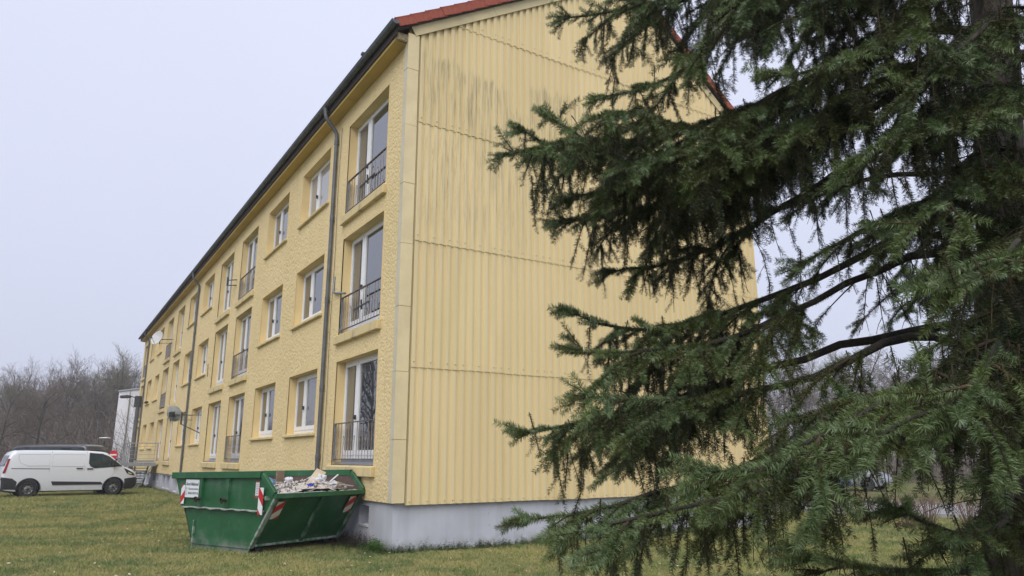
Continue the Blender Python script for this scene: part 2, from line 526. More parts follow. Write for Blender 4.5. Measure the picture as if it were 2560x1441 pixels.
# --- windows and french doors
E_R = .20     # recess of the frames behind the wall
def make_surround(w, h, french):
    """smooth plaster lining of the opening with a narrow flat border; origin bottom centre in the wall plane"""
    m = MB(); y0, y1 = -w/2, w/2; bd = .055; xo = -.026; xi = E_R + .02
    # border strips (boxes butted end to end)
    m.box(xo, .0, y0 - bd, y0, -.0, h + bd); m.box(xo, .0, y1, y1 + bd, -.0, h + bd); m.box(xo, .0, y0, y1, h, h + bd)
    # lining
    m.add([(xo,y0,0),(xi,y0,0),(xi,y0,h),(xo,y0,h)], [(0,1,2,3)])
    m.add([(xo,y1,0),(xi,y1,0),(xi,y1,h),(xo,y1,h)], [(3,2,1,0)])
    m.add([(xo,y0,h),(xi,y0,h),(xi,y1,h),(xo,y1,h)], [(0,1,2,3)])
    m.add([(-.0,y0,0),(xi,y0,.03),(xi,y1,.03),(-.0,y1,0)], [(3,2,1,0)])
    return m.mesh('surround', M['plaster'], fix=False)
def make_frame(w, h, french):
    """white outer frame and two unequal sashes"""
    m = MB(); fx0, fx1 = E_R, E_R + .07
    y0, y1 = -w/2 + .002, w/2 - .002
    z0 = .14 if french else .03
    z1 = h - .002
    fw = .07
    def ring(xa, xb, a, b, c, d, t, tb=None):
        tb = tb or t
        m.box(xa, xb, a, a+t, c, d); m.box(xa, xb, b-t, b, c, d); m.box(xa, xb, a+t, b-t, d-t, d); m.box(xa, xb, a+t, b-t, c, c+tb)
    ring(fx0, fx1, y0, y1, z0, z1, fw, .09)
    ym = y0 + (y1 - y0) * .655          # far sash is the narrow one
    m.box(fx0 - .012, fx1 - .014, ym - .035, ym + .035, z0 + .095, z1 - fw - .005)
    ring(fx0 - .02, fx1 - .025, y0 + fw - .015, ym - .037, z0 + .075, z1 - fw + .012, .075, .10)
    ring(fx0 - .02, fx1 - .025, ym + .037, y1 - fw + .015, z0 + .075, z1 - fw + .012, .075, .10)
    panes = [(y0 + fw + .06, ym - .112, z0 + .175, z1 - fw - .063), (ym + .112, y1 - fw - .06, z0 + .175, z1 - fw - .063)]
    return m.mesh('frame', M['window_white']), panes
def make_pane(p, mat):
    m = MB(); m.box(E_R + .012, E_R + .03, p[0] - .008, p[1] + .008, p[2] - .008, p[3] + .008)
    return m.mesh('pane', mat)
def make_sill(w, french):
    m = MB()
    if french:
        m.prism([(-.115,-.215),(-.115,-.02),(-.0,.0),(.0,-.215)], 'y', -w/2 - .09, w/2 + .09)
    else:
        m.prism([(-.095,-.085),(-.095,-.015),(.0,.006),(.0,-.085)], 'y', -w/2 - .09, w/2 + .09)
    return m.mesh('sill', M['sill_plaster'], bevel=.012)
def make_drip(w):
    m = MB(); m.prism([(.0,.012),(.0,.022),(E_R-.002,.07),(E_R-.002,.135),(E_R+.02,.135),(E_R+.02,.03)], 'y', -w/2 + .004, w/2 - .004)
    return m.mesh('threshold', M['alu_sill'])
WREF = 2.48
tmpl = {}
for k, h in (('fr', 2.33), ('w', 1.55)):
    fr = k == 'fr'
    fm, panes = make_frame(WREF, h, fr)
    hm = MB(); hz = (h * .44); ym = -WREF/2 + WREF * .655
    hm.box(E_R - .075, E_R - .02, ym - .012, ym + .012, hz - .05, hz + .05); hm.box(E_R - .075, E_R - .06, ym - .06, ym + .012, hz - .01, hz + .012)
    tmpl[k] = dict(sur=make_surround(WREF, h, fr), frame=fm, p=[make_pane(panes[0], M['glass']), make_pane(panes[1], M['glass'])],
                   pc=[make_pane(panes[0], M['glass_curtain']), make_pane(panes[1], M['glass_curtain'])], pn=[make_pane(panes[0], M['glass_net']), make_pane(panes[1], M['glass_net'])],
                   sill=make_sill(WREF, fr), drip=make_drip(WREF) if fr else None, handle=hm.mesh('handle', M['dark_metal']), panes=panes)
# railings: a template of top rail, bottom rail, post and bars
def rail_mesh():
    a = WREF / 2 - .03
    t = MB().bar((-.035, -a, .90), (-.035, a, .90), .045, .02).mesh('top_rail', M['rail_iron'])
    bo = MB().bar((-.035, -a, .12), (-.035, a, .12), .03, .014).mesh('bottom_rail', M['rail_iron'])
    p = MB().box(-.06, -.02, -.02, .02, .10, .888); p.box(-.065, .0, -.03, .03, .10, .19); p = p.mesh('post', M['rail_grey'])
    m = MB(); m.tube([(-.035, 0, .128), (-.035, 0, .5), (-.035, 0, .89)], .0085, 6)
    bar = m.mesh('bar', M['rail_bar'])
    m = MB(); m.tube([(-.035, 0, .128), (-.035, .012, .35), (-.035, -.02, .5)] + [(-.035, -.02 + .035 * math.sin(q), .56 + .06 * -math.cos(q)) for q in np.linspace(.3, 5.6, 9)], .007, 5)
    curl = m.mesh('bar', M['rail_bar'])
    return t, bo, p, bar, curl
RT, RB, RP, RBAR, RCURL = rail_mesh()
FLN = ['ground floor', 'first floor', 'top floor']
for (ci, fi, a, b_, z0, z1, k, rl) in openings:
    T = tmpl[k]; fr = k == 'fr'
    href = 2.33 if fr else 1.55
    w = empty('french_window' if fr else 'window', (0, (a + b_) / 2, z0)); w.parent = building
    w.scale = (1, (b_ - a) / WREF, (z1 - z0) / href)
    link('surround', T['sur'], w); fo = link('frame', T['frame'], w)
    cur = random.random()
    pa = T['p'] if (ci == 0 or cur < .5) else (T['pc'] if cur < .8 else T['pn'])
    link('pane', pa[0], w); link('pane', (T['pn'] if cur > .78 and ci > 0 else T['pc'] if cur > .3 else T['p'])[1], w)
    link('sill', T['sill'], w)
    if T['drip']: link('threshold', T['drip'], w)
    link('handle', T['handle'], w)
    if rl and not (ci == 8 and fi == 0):
        r = empty('balcony_railing', (.05, (a + b_) / 2, z0)); r.parent = building
        r.scale = (1, (b_ - a) / WREF, 1)
        link('top_rail', RT, r); link('bottom_rail', RB, r)
        link('post', RP, r, (0, WREF / 2 - .045, 0)); link('post', RP, r, (0, -WREF / 2 + .035, 0))
        n = 15
        for q in range(n):
            y = -WREF / 2 + .09 + (WREF - .2) * q / (n - 1)
            o = link('bar', RCURL if (q in (3, 7, 11)) else RBAR, r, (0, y, 0))
            if ci == 0: o.rotation_euler = (random.uniform(-.02, .02), 0, 0)
        if ci in (8, 11):
            m = MB(); m.box(-.03, -.022, -WREF/2 + .06, WREF/2 - .06, .14, .86); m.obj('panel', M['rail_grey'], r)
        if ci == 0 and fi > 0:
            m = MB(); m.bar((-.06, -.55, .50), (-.06, .35, .47), .03, .03); m.tube([(-.06, -.15, .40), (-.06, -.1, .62)], .022, 6)
            m.obj('antenna_rod', M['dark_metal'], r)

# --- gable cladding: trapezoid-ribbed sheets, five courses
def make_clad():
    t = NT('cladding'); t.set(Roughness=.62); t.b.inputs['Specular IOR Level'].default_value = .35
    v = t.coord(building)
    oi = t.n('ShaderNodeObjectInfo')
    c = t.mix(oi.outputs['Random'], (.735,.60,.33), (.795,.655,.37))
    c = t.mix(t.math('MULTIPLY', t.ramp(t.noise(t.coord(building, (1, 1, .12)), 3.5, 5, .6), .4, .75), .35), c, (.66,.53,.265))
    sep = t.n('ShaderNodeSeparateXYZ'); t.l(v, sep.inputs[0])
    X, Z = sep.outputs['X'], sep.outputs['Z']
    # sooty algae streaks running down the ribs in three irregular patches
    stre = t.ramp(t.noise(t.coord(building, (9, 1, .42)), 2.0, 5, .72), .43, .67)
    fine = t.ramp(t.noise(t.coord(building, (30, 1, 1.3)), 2.0, 4, .7), .40, .66)
    edge = t.noise(t.coord(building, (5, 1, .3)), 1.5, 3, .6)
    Zs = t.math('ADD', Z, t.math('MULTIPLY', t.math('SUBTRACT', edge, .5), 1.0))
    def patch(x0, x1, ztop, slope, zlo, zlo2):
        zt = t.math('SUBTRACT', Zs, t.math('MULTIPLY', X, slope))
        top = t.ramp(zt, ztop, ztop - .22)
        low = t.ramp(Zs, zlo2, zlo)
        xa = t.ramp(X, x0 - .1, x0 + .25); xb = t.ramp(X, x1 + .3, x1 - .2)
        return t.math('MULTIPLY', t.math('MULTIPLY', top, low), t.math('MULTIPLY', xa, xb))
    p1 = patch(.25, 2.4, 10.25, -.12, 9.5, 7.9)
    p2 = patch(1.3, 4.8, 9.75, -.10, 9.0, 7.8)
    p2b = patch(3.0, 7.2, 10.45, -.06, 9.3, 8.2)
    p3 = t.math('MULTIPLY', patch(.2, 3.0, 8.5, 0, 8.0, 4.4), .7)
    m = t.math('MAXIMUM', t.math('MAXIMUM', p1, p2), t.math('MAXIMUM', p2b, p3))
    dirt = t.math('MULTIPLY', m, t.math('ADD', t.math('MULTIPLY', stre, .55), t.math('MULTIPLY', t.math('MULTIPLY', stre, fine), .45)))
    c = t.mix(t.math('MULTIPLY', dirt, .62), c, (.085,.08,.062))
    t.color(c)
    t.bump(t.noise(v, 22, 3), .12, .003)
    return t.m
M['cladding'] = make_clad()
PITCHW = .18
prof = [(0, 0), (.008, -.040), (.090, -.040), (.098, 0)]
def wave_points(x0, x1):
    xs = []
    k = math.floor((x0 - .25) / PITCHW) - 1
    pts = []
    while True:
        base = .25 + k * PITCHW
        if base > x1 + PITCHW: break
        for px_, d in prof: pts.append((base + px_, d))
        k += 1
    def interp(x):
        for (a, da), (b2, db) in zip(pts, pts[1:]):
            if a <= x <= b2: return da + (db - da) * (x - a) / (b2 - a + 1e-9)
        return 0
    out = [(x0, interp(x0))] + [p for p in pts if x0 + 1e-4 < p[0] < x1 - 1e-4] + [(x1, interp(x1))]
    return out
def roof_under(x):
    return (10.56 + .60 * x) if x < 6.07 else (14.20 - .80 * (x - 6.07))
rows = [.81, 3.36, 5.91, 8.47, 11.02, 13.57, 16.1]
sheets = np.arange(.24, DEP, PITCHW * 6)
seam_caps = []
for ri in range(len(rows) - 1):
    za, zb = rows[ri], rows[ri + 1] + .12
    for sx in sheets:
        x0, x1 = sx, min(sx + PITCHW * 6 + .012, DEP - .05)
        if x1 - x0 < .1: continue
        wp = wave_points(x0, x1)
        vs, fs = [], []
        th = .010
        off = random.uniform(0, .004)
        zj = za + random.uniform(-.008, .008)
        for x, d in wp:
            zt = min(zb, roof_under(x) - .02)
            zt = max(zt, zj)
            # each sheet leans out over the one below
            vs += [(x, d - .040 - off, zj), (x, d - .040 - off + .016 * ((zt - zj) / 2.67), zt), (x, d - .040 - off + th, zj), (x, d - .040 - off + th + .016 * ((zt - zj) / 2.67), zt)]
        if max(v_[2] for v_ in vs) - zj < .05: continue
        for i in range(len(wp) - 1):
            p_, q_ = i * 4, i * 4 + 4
            fs += [(p_, q_, q_ + 1, p_ + 1), (p_ + 2, p_, q_, q_ + 2)[::-1], (p_ + 2, p_ + 3, q_ + 3, q_ + 2)]
        n_ = (len(wp) - 1) * 4
        fs += [(0, 1, 3, 2), (n_, n_ + 2, n_ + 3, n_ + 1)]
        m_ = MB(); m_.add(vs, fs)
        m_.obj('cladding_sheet', M['cladding'], building, fix=False)
    # fixing caps on every second rib just above the seam
    k = 0
    x = .25 + .06
    while x < DEP - .1:
        if (k % 2 == 0 or k % 6 == 5) and za + .15 < roof_under(x) - .1 and ri > -1:
            seam_caps.append((x, za + (.11 if ri else .06)))
        k += 1; x += PITCHW
m_ = MB()
for x, z in seam_caps:
    m_.lathe([(.014, 0), (.013, .010), (.007, .018), (.0, .019)], 8, 'z', Matrix.Translation((x, -.079, z)) @ Matrix.Rotation(R(90), 4, 'X'))
m_.obj('fixing_caps', simple('cap', (.62,.50,.26), None, rough=.6), building, kind='stuff')
# corner boards, in lengths
zc = .84
cl = [1.15, 1.28, 1.28, 1.28, 1.28, 1.28, 1.28, .83]
cl = [q * (10.44 - .84) / sum(cl) for q in cl]
M['corner_board'] = simple('corner_board', (.78,.65,.37), (.70,.58,.33), 2, .6)
M['corner_board_pale'] = simple('corner_board_pale', (.60,.56,.44), (.55,.50,.34), 1.2, .6)
for i, l_ in enumerate(cl):
    m_ = MB(); o_ = .003 * (i % 2)
    m_.box(-.045 - o_, .205, -.092 - o_, -.078, zc + .004, zc + l_ - .004)
    m_.obj('corner_board', M['corner_board'], building)
    m_ = MB(); m_.box(-.045 - o_, -.030, -.077, .085, zc + .004, zc + l_ - .004)
    m_.obj('corner_board', M['corner_board_pale'], building)
    zc += l_
# sloping verge boards
def slope_pts(x): return Vector((x, 0, 10.56 + .60 * x)) if x <= 6.07 else Vector((x, 0, 14.20 - .80 * (x - 6.07)))
M['verge_board'] = simple('verge_board', (.66,.55,.30), (.56,.47,.27), 1.5, .65)
def verge_board(xa, xb):
    pa, pb = slope_pts(xa), slope_pts(xb)
    d = (pb - pa).normalized(); n_ = Vector((-d.z, 0, d.x))
    q = [pa - n_ * .19, pb - n_ * .19, pb + n_ * .03, pa + n_ * .03]
    m_ = MB(); m_.prism([(p.x, p.z) for p in q], 'y', -.112, -.086); m_.obj('verge_board', M['verge_board'], building)
for i in range(3): verge_board(.02 + i * 2.017, .02 + (i + 1) * 2.017 - .006)
for i in range(2): verge_board(6.073 + i * 2.265, 6.073 + (i + 1) * 2.265 - .006)
# soffit in cast lengths, its rough mortared end, and the eaves board
for i in range(16):
    a = .02 + i * 3.0; b_ = min(a + 2.985, LEN)
    MB().box(-.30, -.024, a, b_, 10.225 + random.uniform(0, .006), 10.36).obj('soffit_panel', M['soffit'], building)
MB().box(-.285, -.03, -.05, .015, 10.235, 10.42).obj('soffit_end', M['mortar'], building, bevel=.02)
MB().box(-.335, -.302, -.10, LEN + .2, 10.30, 10.47).obj('eaves_board', M['tile_dark'], building)
# roof slopes
def roof_z(x): return 10.50 + .60 * (x + .36) if x < 6.07 else 10.50 + .60 * 6.43 - .78 * (x - 6.07)
ov = -.17
m_ = MB()
for (xa, xb) in ((-.36, 6.07), (6.07, DEP + .4)):
    za, zb = roof_z(xa), roof_z(xb)
    m_.add([(xa, ov, za), (xb, ov, zb), (xb, LEN + .2, zb), (xa, LEN + .2, za), (xa, ov, za + .05), (xb, ov, zb + .05), (xb, LEN + .2, zb + .05), (xa, LEN + .2, za + .05)],
           [(3,2,1,0),(4,5,6,7),(0,1,5,4),(1,2,6,5),(2,3,7,6),(3,0,4,7)])
m_.obj('roof', M['tile'], building)
m_ = MB()
for (xa, xb) in ((-.33, 6.03), (6.11, DEP + .36)):
    za, zb = roof_z(xa) - .004, roof_z(xb) - .004
    m_.add([(xa, ov, za - .13), (xb, ov, zb - .13), (xb, ov + .14, zb - .13), (xa, ov + .14, za - .13), (xa, ov, za), (xb, ov, zb), (xb, ov + .14, zb), (xa, ov + .14, za)],
           [(3,2,1,0),(4,5,6,7),(0,1,5,4),(1,2,6,5),(2,3,7,6),(3,0,4,7)])
m_.obj('verge_underboard', M['tile_dark'], building)
# verge tiles: an L section, each lapping the next lower one
def tile_mesh(L_):
    m_ = MB()
    y0, y1 = ov - .045, ov + .22
    for (a0, b0, z0, z1) in ((0, L_ + .05, 0, 1),):
        pass
    # local x up the slope, z normal to it; lower end is thicker (lifted)
    def sec(x, lift):
        return [(x, y0, -.155 + lift), (x, y0 + .022, -.155 + lift), (x, y0 + .022, .03 + lift), (x, y1, .03 + lift), (x, y1, .055 + lift), (x, y0 + .02, .06 + lift), (x, y0, .04 + lift)]
    s0, s1 = sec(0, .022), sec(L_ + .05, 0)
    n_ = len(s0)
    m_.add(s0 + s1, [(0,1,2,6),(2,3,4,5),(2,5,6)] + [(i, (i+1) % n_, n_ + (i+1) % n_, n_ + i) for i in range(n_)] + [(n_+6,n_+2,n_+1,n_+0),(n_+5,n_+4,n_+3,n_+2),(n_+6,n_+5,n_+2)])
    return m_.mesh('verge_tile', M['tile'], bevel=.006)
TL = .405; tm = tile_mesh(TL)
sl1 = math.atan(.60); n1 = int(6.43 / math.cos(sl1) / TL)
for i in range(n1):
    d = i * TL; x = -.37 + d * math.cos(sl1)
    link('verge_tile', tm, building, (x, random.uniform(-.006, .006), roof_z(x) + .055), (0, -sl1, 0))
sl2 = math.atan(.78); n2 = int((DEP + .4 - 6.07) / math.cos(sl2) / TL)
for i in range(n2):
    d = i * TL; x = DEP + .4 - d * math.cos(sl2)
    o = link('verge_tile', tm, building)
    c_, s_2 = math.cos(sl2), math.sin(sl2)
    o.matrix_local = Matrix(((-c_, 0, s_2, x), (0, 1, 0, random.uniform(-.006, .006)), (s_2, 0, c_, roof_z(x) + .055), (0, 0, 0, 1)))
# gutter: half-round trough, brackets, outlets and downpipes
GX, GZ, GR = -.415, 10.52, .082
def arc(r, n=9): return [(GX + r * math.cos(q), GZ + r * math.sin(q)) for q in np.linspace(math.pi, 2 * math.pi, n)]
m_ = MB()
outer, inner = arc(GR), arc(GR - .005)
poly = outer + inner[::-1]
ys = [-.27, LEN + .25]
vs = [(x, y, z) for y in ys for x, z in poly]; n_ = len(poly)
fs = [(i, (i+1) % n_, n_ + (i+1) % n_, n_ + i) for i in range(n_)]
m_.add(vs, fs)
for y in ys: m_.add([(x, y, z) for x, z in outer], [tuple(range(len(outer)))])
m_.tube([(GX - GR, -.27, GZ), (GX - GR, LEN + .25, GZ)], .010, 6)
m_.obj('gutter', M['zinc'], building, smooth=50)
m_ = MB()
o2 = arc(GR + .006); i2 = arc(GR + .001); poly = o2 + i2[::-1]
vs = [(x, y, z) for y in (-.014, .014) for x, z in poly]; n_ = len(poly)
m_.add(vs, [(i, (i+1) % n_, n_ + (i+1) % n_, n_ + i) for i in range(n_)] + [tuple(range(n_)), tuple(range(2*n_-1, n_-1, -1))])
br = m_.mesh('gutter_bracket', M['zinc_light'])
y = .35
while y < LEN: link('gutter_bracket', br, building, (0, y, 0)); y += .78
M['pipe'] = simple('pipe', (.155,.165,.175), (.115,.12,.125), 3, .55, metal=.45)
for pt, zend in ((4.22, .80), (24.25, .82), (44.35, .80)):
    pp = empty('downpipe', (0, pt, 0)); pp.parent = building
    m_ = MB()
    pts = [(GX, 0, GZ - .07), (GX, 0, GZ - .24), (GX + .03, 0, GZ - .34), (-.16, 0, 9.92), (-.10, 0, 9.82), (-.09, 0, 9.70), (-.09, 0, zend)]
    # rounded elbows
    sm = [Vector(pts[0])]
    for i in range(1, len(pts) - 1):
        a_, b2, c2 = Vector(pts[i-1]), Vector(pts[i]), Vector(pts[i+1])
        sm += [b2.lerp(a_, .3), b2, b2.lerp(c2, .3)] if i in (2, 3) else [b2]
    sm.append(Vector(pts[-1]))
    m_.tube(sm, .05, 12); m_.lathe([(.075, 0), (.06, -.08), (.052, -.16)], 12, 'z', Matrix.Translation((GX, 0, GZ - .05)))
    m_.obj('pipe', M['pipe'], pp, smooth=50)
    for zc_ in (9.62, 7.55, 5.45, 3.3, 1.7):
        m_ = MB(); m_.lathe([(.051, -.05), (.058, -.045), (.058, .045), (.051, .05)], 12, 'z', Matrix.Translation((-.09, 0, zc_)))
        m_.box(-.05, .01, -.01, .01, zc_ - .10, zc_ - .075); m_.lathe([(.053, -.10), (.060, -.10), (.060, -.07), (.053, -.07)], 12, 'z', Matrix.Translation((-.09, 0, zc_)))
        m_.obj('pipe_clamp', M['zinc_light'], pp)
# lightning conductor beside the first pipe, stub flue, small wall brackets
m_ = MB(); m_.tube([(-.045, 3.98 + .03 * math.sin(z * 1.7), z) for z in np.linspace(.9, 9.9, 24)], .006, 5); m_.obj('lightning_conductor', M['dark_metal'], building)
m_ = MB(); m_.tube([(-.03, 3.90, 5.95), (-.055, 3.90, 5.66), (-.07, 3.84, 5.55), (-.07, 3.70, 5.50), (-.06, 3.02, 5.36)], .028, 8); m_.obj('cable_conduit', M['rail_grey'], building, smooth=60)
def wall_bracket(y, z, dz, reach, drop):
    m_ = MB(); m_.bar((-.02, y - .3, z), (-reach, y, z), .03, .03); m_.bar((-.02, y - .3, z - dz), (-reach, y, z - drop), .035, .035)
    m_.box(-reach - .03, -reach + .03, y - .03, y + .03, z - drop - .02, z + .12)
    m_.obj('antenna_bracket', M['dark_metal'], building)
wall_bracket(20.9, 3.43, .75, .75, .38)
wall_bracket(16.0, 8.35, .22, .30, .20)
m_ = MB(); m_.tube([(-.03, 20.0, 5.0), (-.05, 20.0, 5.3), (-.05, 20.02, 5.55)], .012, 5); m_.obj('wall_hook', M['dark_metal'], building)
m_ = MB(); m_.tube([(GX - .04, 1.55, GZ), (GX - .04, 1.55, GZ + .10)], .02, 6); m_.box(GX - .07, GX - .01, 1.5, 1.6, GZ + .10, GZ + .15); m_.obj('gutter_hook', M['dark_metal'], building)

# ================================================================== SKIP
SL = Vector((-.8326, .5539, 0)); SW = Vector((.5539, .8326, 0))
skip = empty('skip_container', (-4.7188, 13.4545, 0), math.atan2(SL.y, SL.x),
    'open green steel skip heaped with building rubble beside the yellow house', 'skip')
# local x = along the near side (towards the left), local y = -SW direction -> build with y negative going away
SKM = Matrix.Translation((-4.7188, 13.4545, 0)) @ Matrix.Rotation(math.atan2(SL.y, SL.x), 4, 'Z')
def make_skip_paint():
    t = NT('skip_paint'); t.set(Roughness=.42)
    v = t.coord(skip)
    c = t.mix(t.ramp(t.noise(v, 1.6, 4), .35, .7), (.012,.088,.030), (.017,.112,.040))
    scr = t.ramp(t.noise(t.coord(skip, (1, 1, .25)), 14, 5, .75), .60, .74)
    c = t.mix(t.math('MULTIPLY', scr, .6), c, (.16,.27,.18))
    dust = t.ramp(t.noise(v, 2.3, 5, .65), .50, .78)
    c = t.mix(t.math('MULTIPLY', dust, .45), c, (.17,.22,.18))
    sep = t.n('ShaderNodeSeparateXYZ'); t.l(v, sep.inputs[0])
    low = t.math('MULTIPLY', t.ramp(sep.outputs['Z'], .26, .02), t.ramp(t.noise(v, 5, 4), .25, .65))
    c = t.mix(t.math('MULTIPLY', low, .8), c, (.23,.25,.22))
    t.color(c); t.bump(t.noise(v, 5, 3), .25, .02)
    return t.m
M['skip_paint'] = make_skip_paint()
def make_skip_inner():
    t = NT('skip_inner'); t.set(Roughness=.75)
    v = t.coord(skip)
    c = t.mix(t.ramp(t.noise(v, 3, 5, .6), .35, .65), (.045,.040,.042), (.10,.065,.052))
    s_ = t.ramp(t.noise(t.coord(skip, (6, 1, .6)), 3, 4, .7), .58, .72)
    c = t.mix(t.math('MULTIPLY', s_, .7), c, (.38,.36,.36))
    t.color(c); t.bump(t.noise(v, 20, 3), .3, .01)
    return t.m
M['skip_inner'] = make_skip_inner()
M['skip_worn'] = simple('skip_worn', (.30,.34,.30), (.06,.16,.08), 9, .6, lo=.42, hi=.6)
M['skip_rib'] = simple('skip_rib', (.03,.105,.045), (.17,.25,.18), 7, .6, lo=.42, hi=.62, stretch=(1,1,.5))
WID = 2.12
# outline of a side wall in (x, z): x grows to the left in the photograph
side = [(0, .0), (1.64, .0), (2.34, 1.31), (-.34, 1.36), (-.70, 1.02)]
def P3(x, y, z): return (x, -y, z)          # y measured away from the camera
def side_wall(y, name):
    m_ = MB()
    def xl(z): return -.70 * z / 1.02 if z <= 1.02 else -.70 + .36 * (z - 1.02) / .34
    def xr(z): return 1.64 + .70 * z / 1.31
    inset = .05
    zs = [.0, .74, .74, 1.02, 1.33]
    out = 1 if y > 1 else -1
    def ring(zlist, yy):
        return [P3(xl(z), yy, z) for z in zlist] + [P3(xr(z), yy, z) for z in zlist[::-1]]
    th = .012
    lo = ring([.0, .74], y - out * inset); up_ = ring([.74, 1.02, 1.33], y)
    n1_ = len(lo); n2_ = len(up_)
    lo2 = ring([.0, .74], y - out * (inset + th)); up2 = ring([.74, 1.02, 1.33], y - out * th)
    m_.add(lo + lo2, [tuple(range(n1_)), tuple(range(2*n1_-1, n1_-1, -1))] + [(i, (i+1) % n1_, n1_ + (i+1) % n1_, n1_ + i) for i in range(n1_)])
    m_.add(up_ + up2, [tuple(range(n2_)), tuple(range(2*n2_-1, n2_-1, -1))] + [(i, (i+1) % n2_, n2_ + (i+1) % n2_, n2_ + i) for i in range(n2_)])
    return m_
sw = side_wall(0, 'side_wall').obj('side_wall', M['skip_paint'], skip)
sw2 = side_wall(WID, 'side_wall').obj('side_wall', M['skip_inner'], skip)
# skin of the outer face of the far wall is green too: thin outer sheet
m_ = MB()
m_.add([P3(-.34, WID + .004, 1.33), P3(2.33, WID + .004, 1.31), P3(1.64, WID - .04, .0), P3(0, WID - .04, .0), P3(-.70, WID + .004, 1.02)], [(0,1,2,3,4)])
m_.obj('outer_sheet', M['skip_paint'], skip)
# ledge between upper and lower side, bent and scraped bare
m_ = MB()
xs = np.linspace(-.46, 2.0, 30)
vs, fs = [], []
for i, x in enumerate(xs):
    w_ = .012 * math.sin(i * 1.3) + random.uniform(-.006, .006)
    vs += [P3(x, -.030 + w_, .745 + w_ * .6), P3(x, -.026 + w_, .725 + w_ * .6), P3(x, .05, .735), P3(x, .05, .755)]
for i in range(len(xs) - 1):
    p_, q_ = i * 4, i * 4 + 4
    fs += [(p_, q_, q_ + 1, p_ + 1), (p_ + 1, q_ + 1, q_ + 2, p_ + 2), (p_, p_ + 3, q_ + 3, q_)]
m_.add(vs, fs); m_.obj('ledge', simple('bare_edge', (.50,.52,.48), (.30,.36,.30), 12, .6), skip)
# rims: box profile along the top of both sides and over the lip
def rim(y, name='rim'):
    m_ = MB(); o_ = -.028 if y < 1 else .028
    m_.bar(P3(2.37, y + o_ * .8, 1.315), P3(-.33, y + o_ * .8, 1.365), .09, .12)
    m_.obj(name, M['skip_paint'], skip, bevel=.006)
    m_ = MB(); m_.bar(P3(-.35, y + o_ * .3, 1.36), P3(-.715, y + o_ * .3, 1.035), .072, .09)
    m_.obj(name, M['skip_paint'], skip, bevel=.006)
rim(0); rim(WID)
m_ = MB(); m_.bar(P3(-.735, -.03, 1.0), P3(-.735, WID + .03, 1.0), .07, .085); m_.obj('lip', M['skip_paint'], skip, bevel=.006)
m_ = MB()
for k in range(34):
    y = random.uniform(.15, WID - .05); w_ = random.uniform(.01, .09)
    m_.box(*sorted((-.70 - random.uniform(.02,.07), -.70)), -y - w_, -y, 1.043, 1.047 + random.uniform(0, .006))
m_.obj('plaster_spill', simple('plaster_white', (.62,.62,.62), (.48,.47,.45), 8, .9), skip, kind='stuff')
# sloping end towards us with stiffeners
def endpt(y, z, out=0.0): return P3(-.70 * z / 1.02 - out, y, z)
m_ = MB()
m_.add([endpt(.03, .10), endpt(WID - .03, .10), endpt(WID - .03, 1.02), endpt(.03, 1.02), endpt(.03, .10, -.012), endpt(WID - .03, .10, -.012), endpt(WID - .03, 1.02, -.012), endpt(.03, 1.02, -.012)],
       [(0,1,2,3),(7,6,5,4),(0,4,5,1),(1,5,6,2),(2,6,7,3),(3,7,4,0)])
m_.obj('end_wall', M['skip_paint'], skip)
for y, w_ in ((.045, .09), (WID * .53, .075), (WID - .045, .09)):
    m_ = MB(); m_.bar(endpt(y, .10, .022), endpt(y, .955, .022), w_, .05, up=(-.8, 0, -.5)); m_.obj('stiffener', M['skip_worn'] if y < .5 else M['skip_rib'], skip, bevel=.008)
m_ = MB(); m_.bar(endpt(.10, .135, .02), endpt(WID - .1, .135, .02), .05, .04); m_.obj('end_strip', M['skip_worn'], skip, bevel=.004)
# far end wall, floor, skids, hooks
m_ = MB()
m_.add([P3(1.64,0.03,.06),P3(1.64,WID-.03,.06),P3(2.34,WID-.03,1.31),P3(2.34,.03,1.31)], [(0,1,2,3)])
m_.add([P3(.0,.03,.08),P3(1.64,.03,.08),P3(1.64,WID-.03,.08),P3(.0,WID-.03,.08)], [(0,1,2,3)])
m_.obj('floor', M['skip_inner'], skip)
m_ = MB()
for y in (.25, WID - .25): m_.box(-.02, 1.64, -y - .06, -y + .06, .0, .078)
m_.obj('skid', M['dark_metal'], skip)
m_ = MB(); m_.box(1.62, 1.66, -.05, -.02, 0, .5); m_.obj('edge_plate', M['skip_worn'], skip)
# upright ribs on the near side
for x, nm in ((1.41, 'rib'), (.60, 'rib')):
    m_ = MB(); m_.prism([(-.055 + x, 0.0), (-.04 + x, .05), (.04 + x, .05), (.055 + x, 0.0)], 'z', .765, 1.295); m_.obj('rib', M['skip_paint'], skip)
for x in (1.40, .60):
    m_ = MB(); m_.tube([P3(x, -.03, .90), P3(x, -.13, .90)], .028, 8); m_.lathe([(.045, -.13), (.045, -.155), (.0, -.155)], 8, 'y', Matrix.Translation((x, .285, .90)))
    m_.box(x + .02, x + .05, .10, .13, .84, .94)
    m_.obj('lifting_pin', simple('pin', (.10,.07,.05), (.05,.05,.04), 20, .7, metal=.4), skip)
m_ = MB(); m_.box(-.55, -.25, .004, .05, .955, .985); m_.box(-.56, -.53, -.03, .08, .93, 1.0); m_.obj('latch', M['skip_worn'], skip)
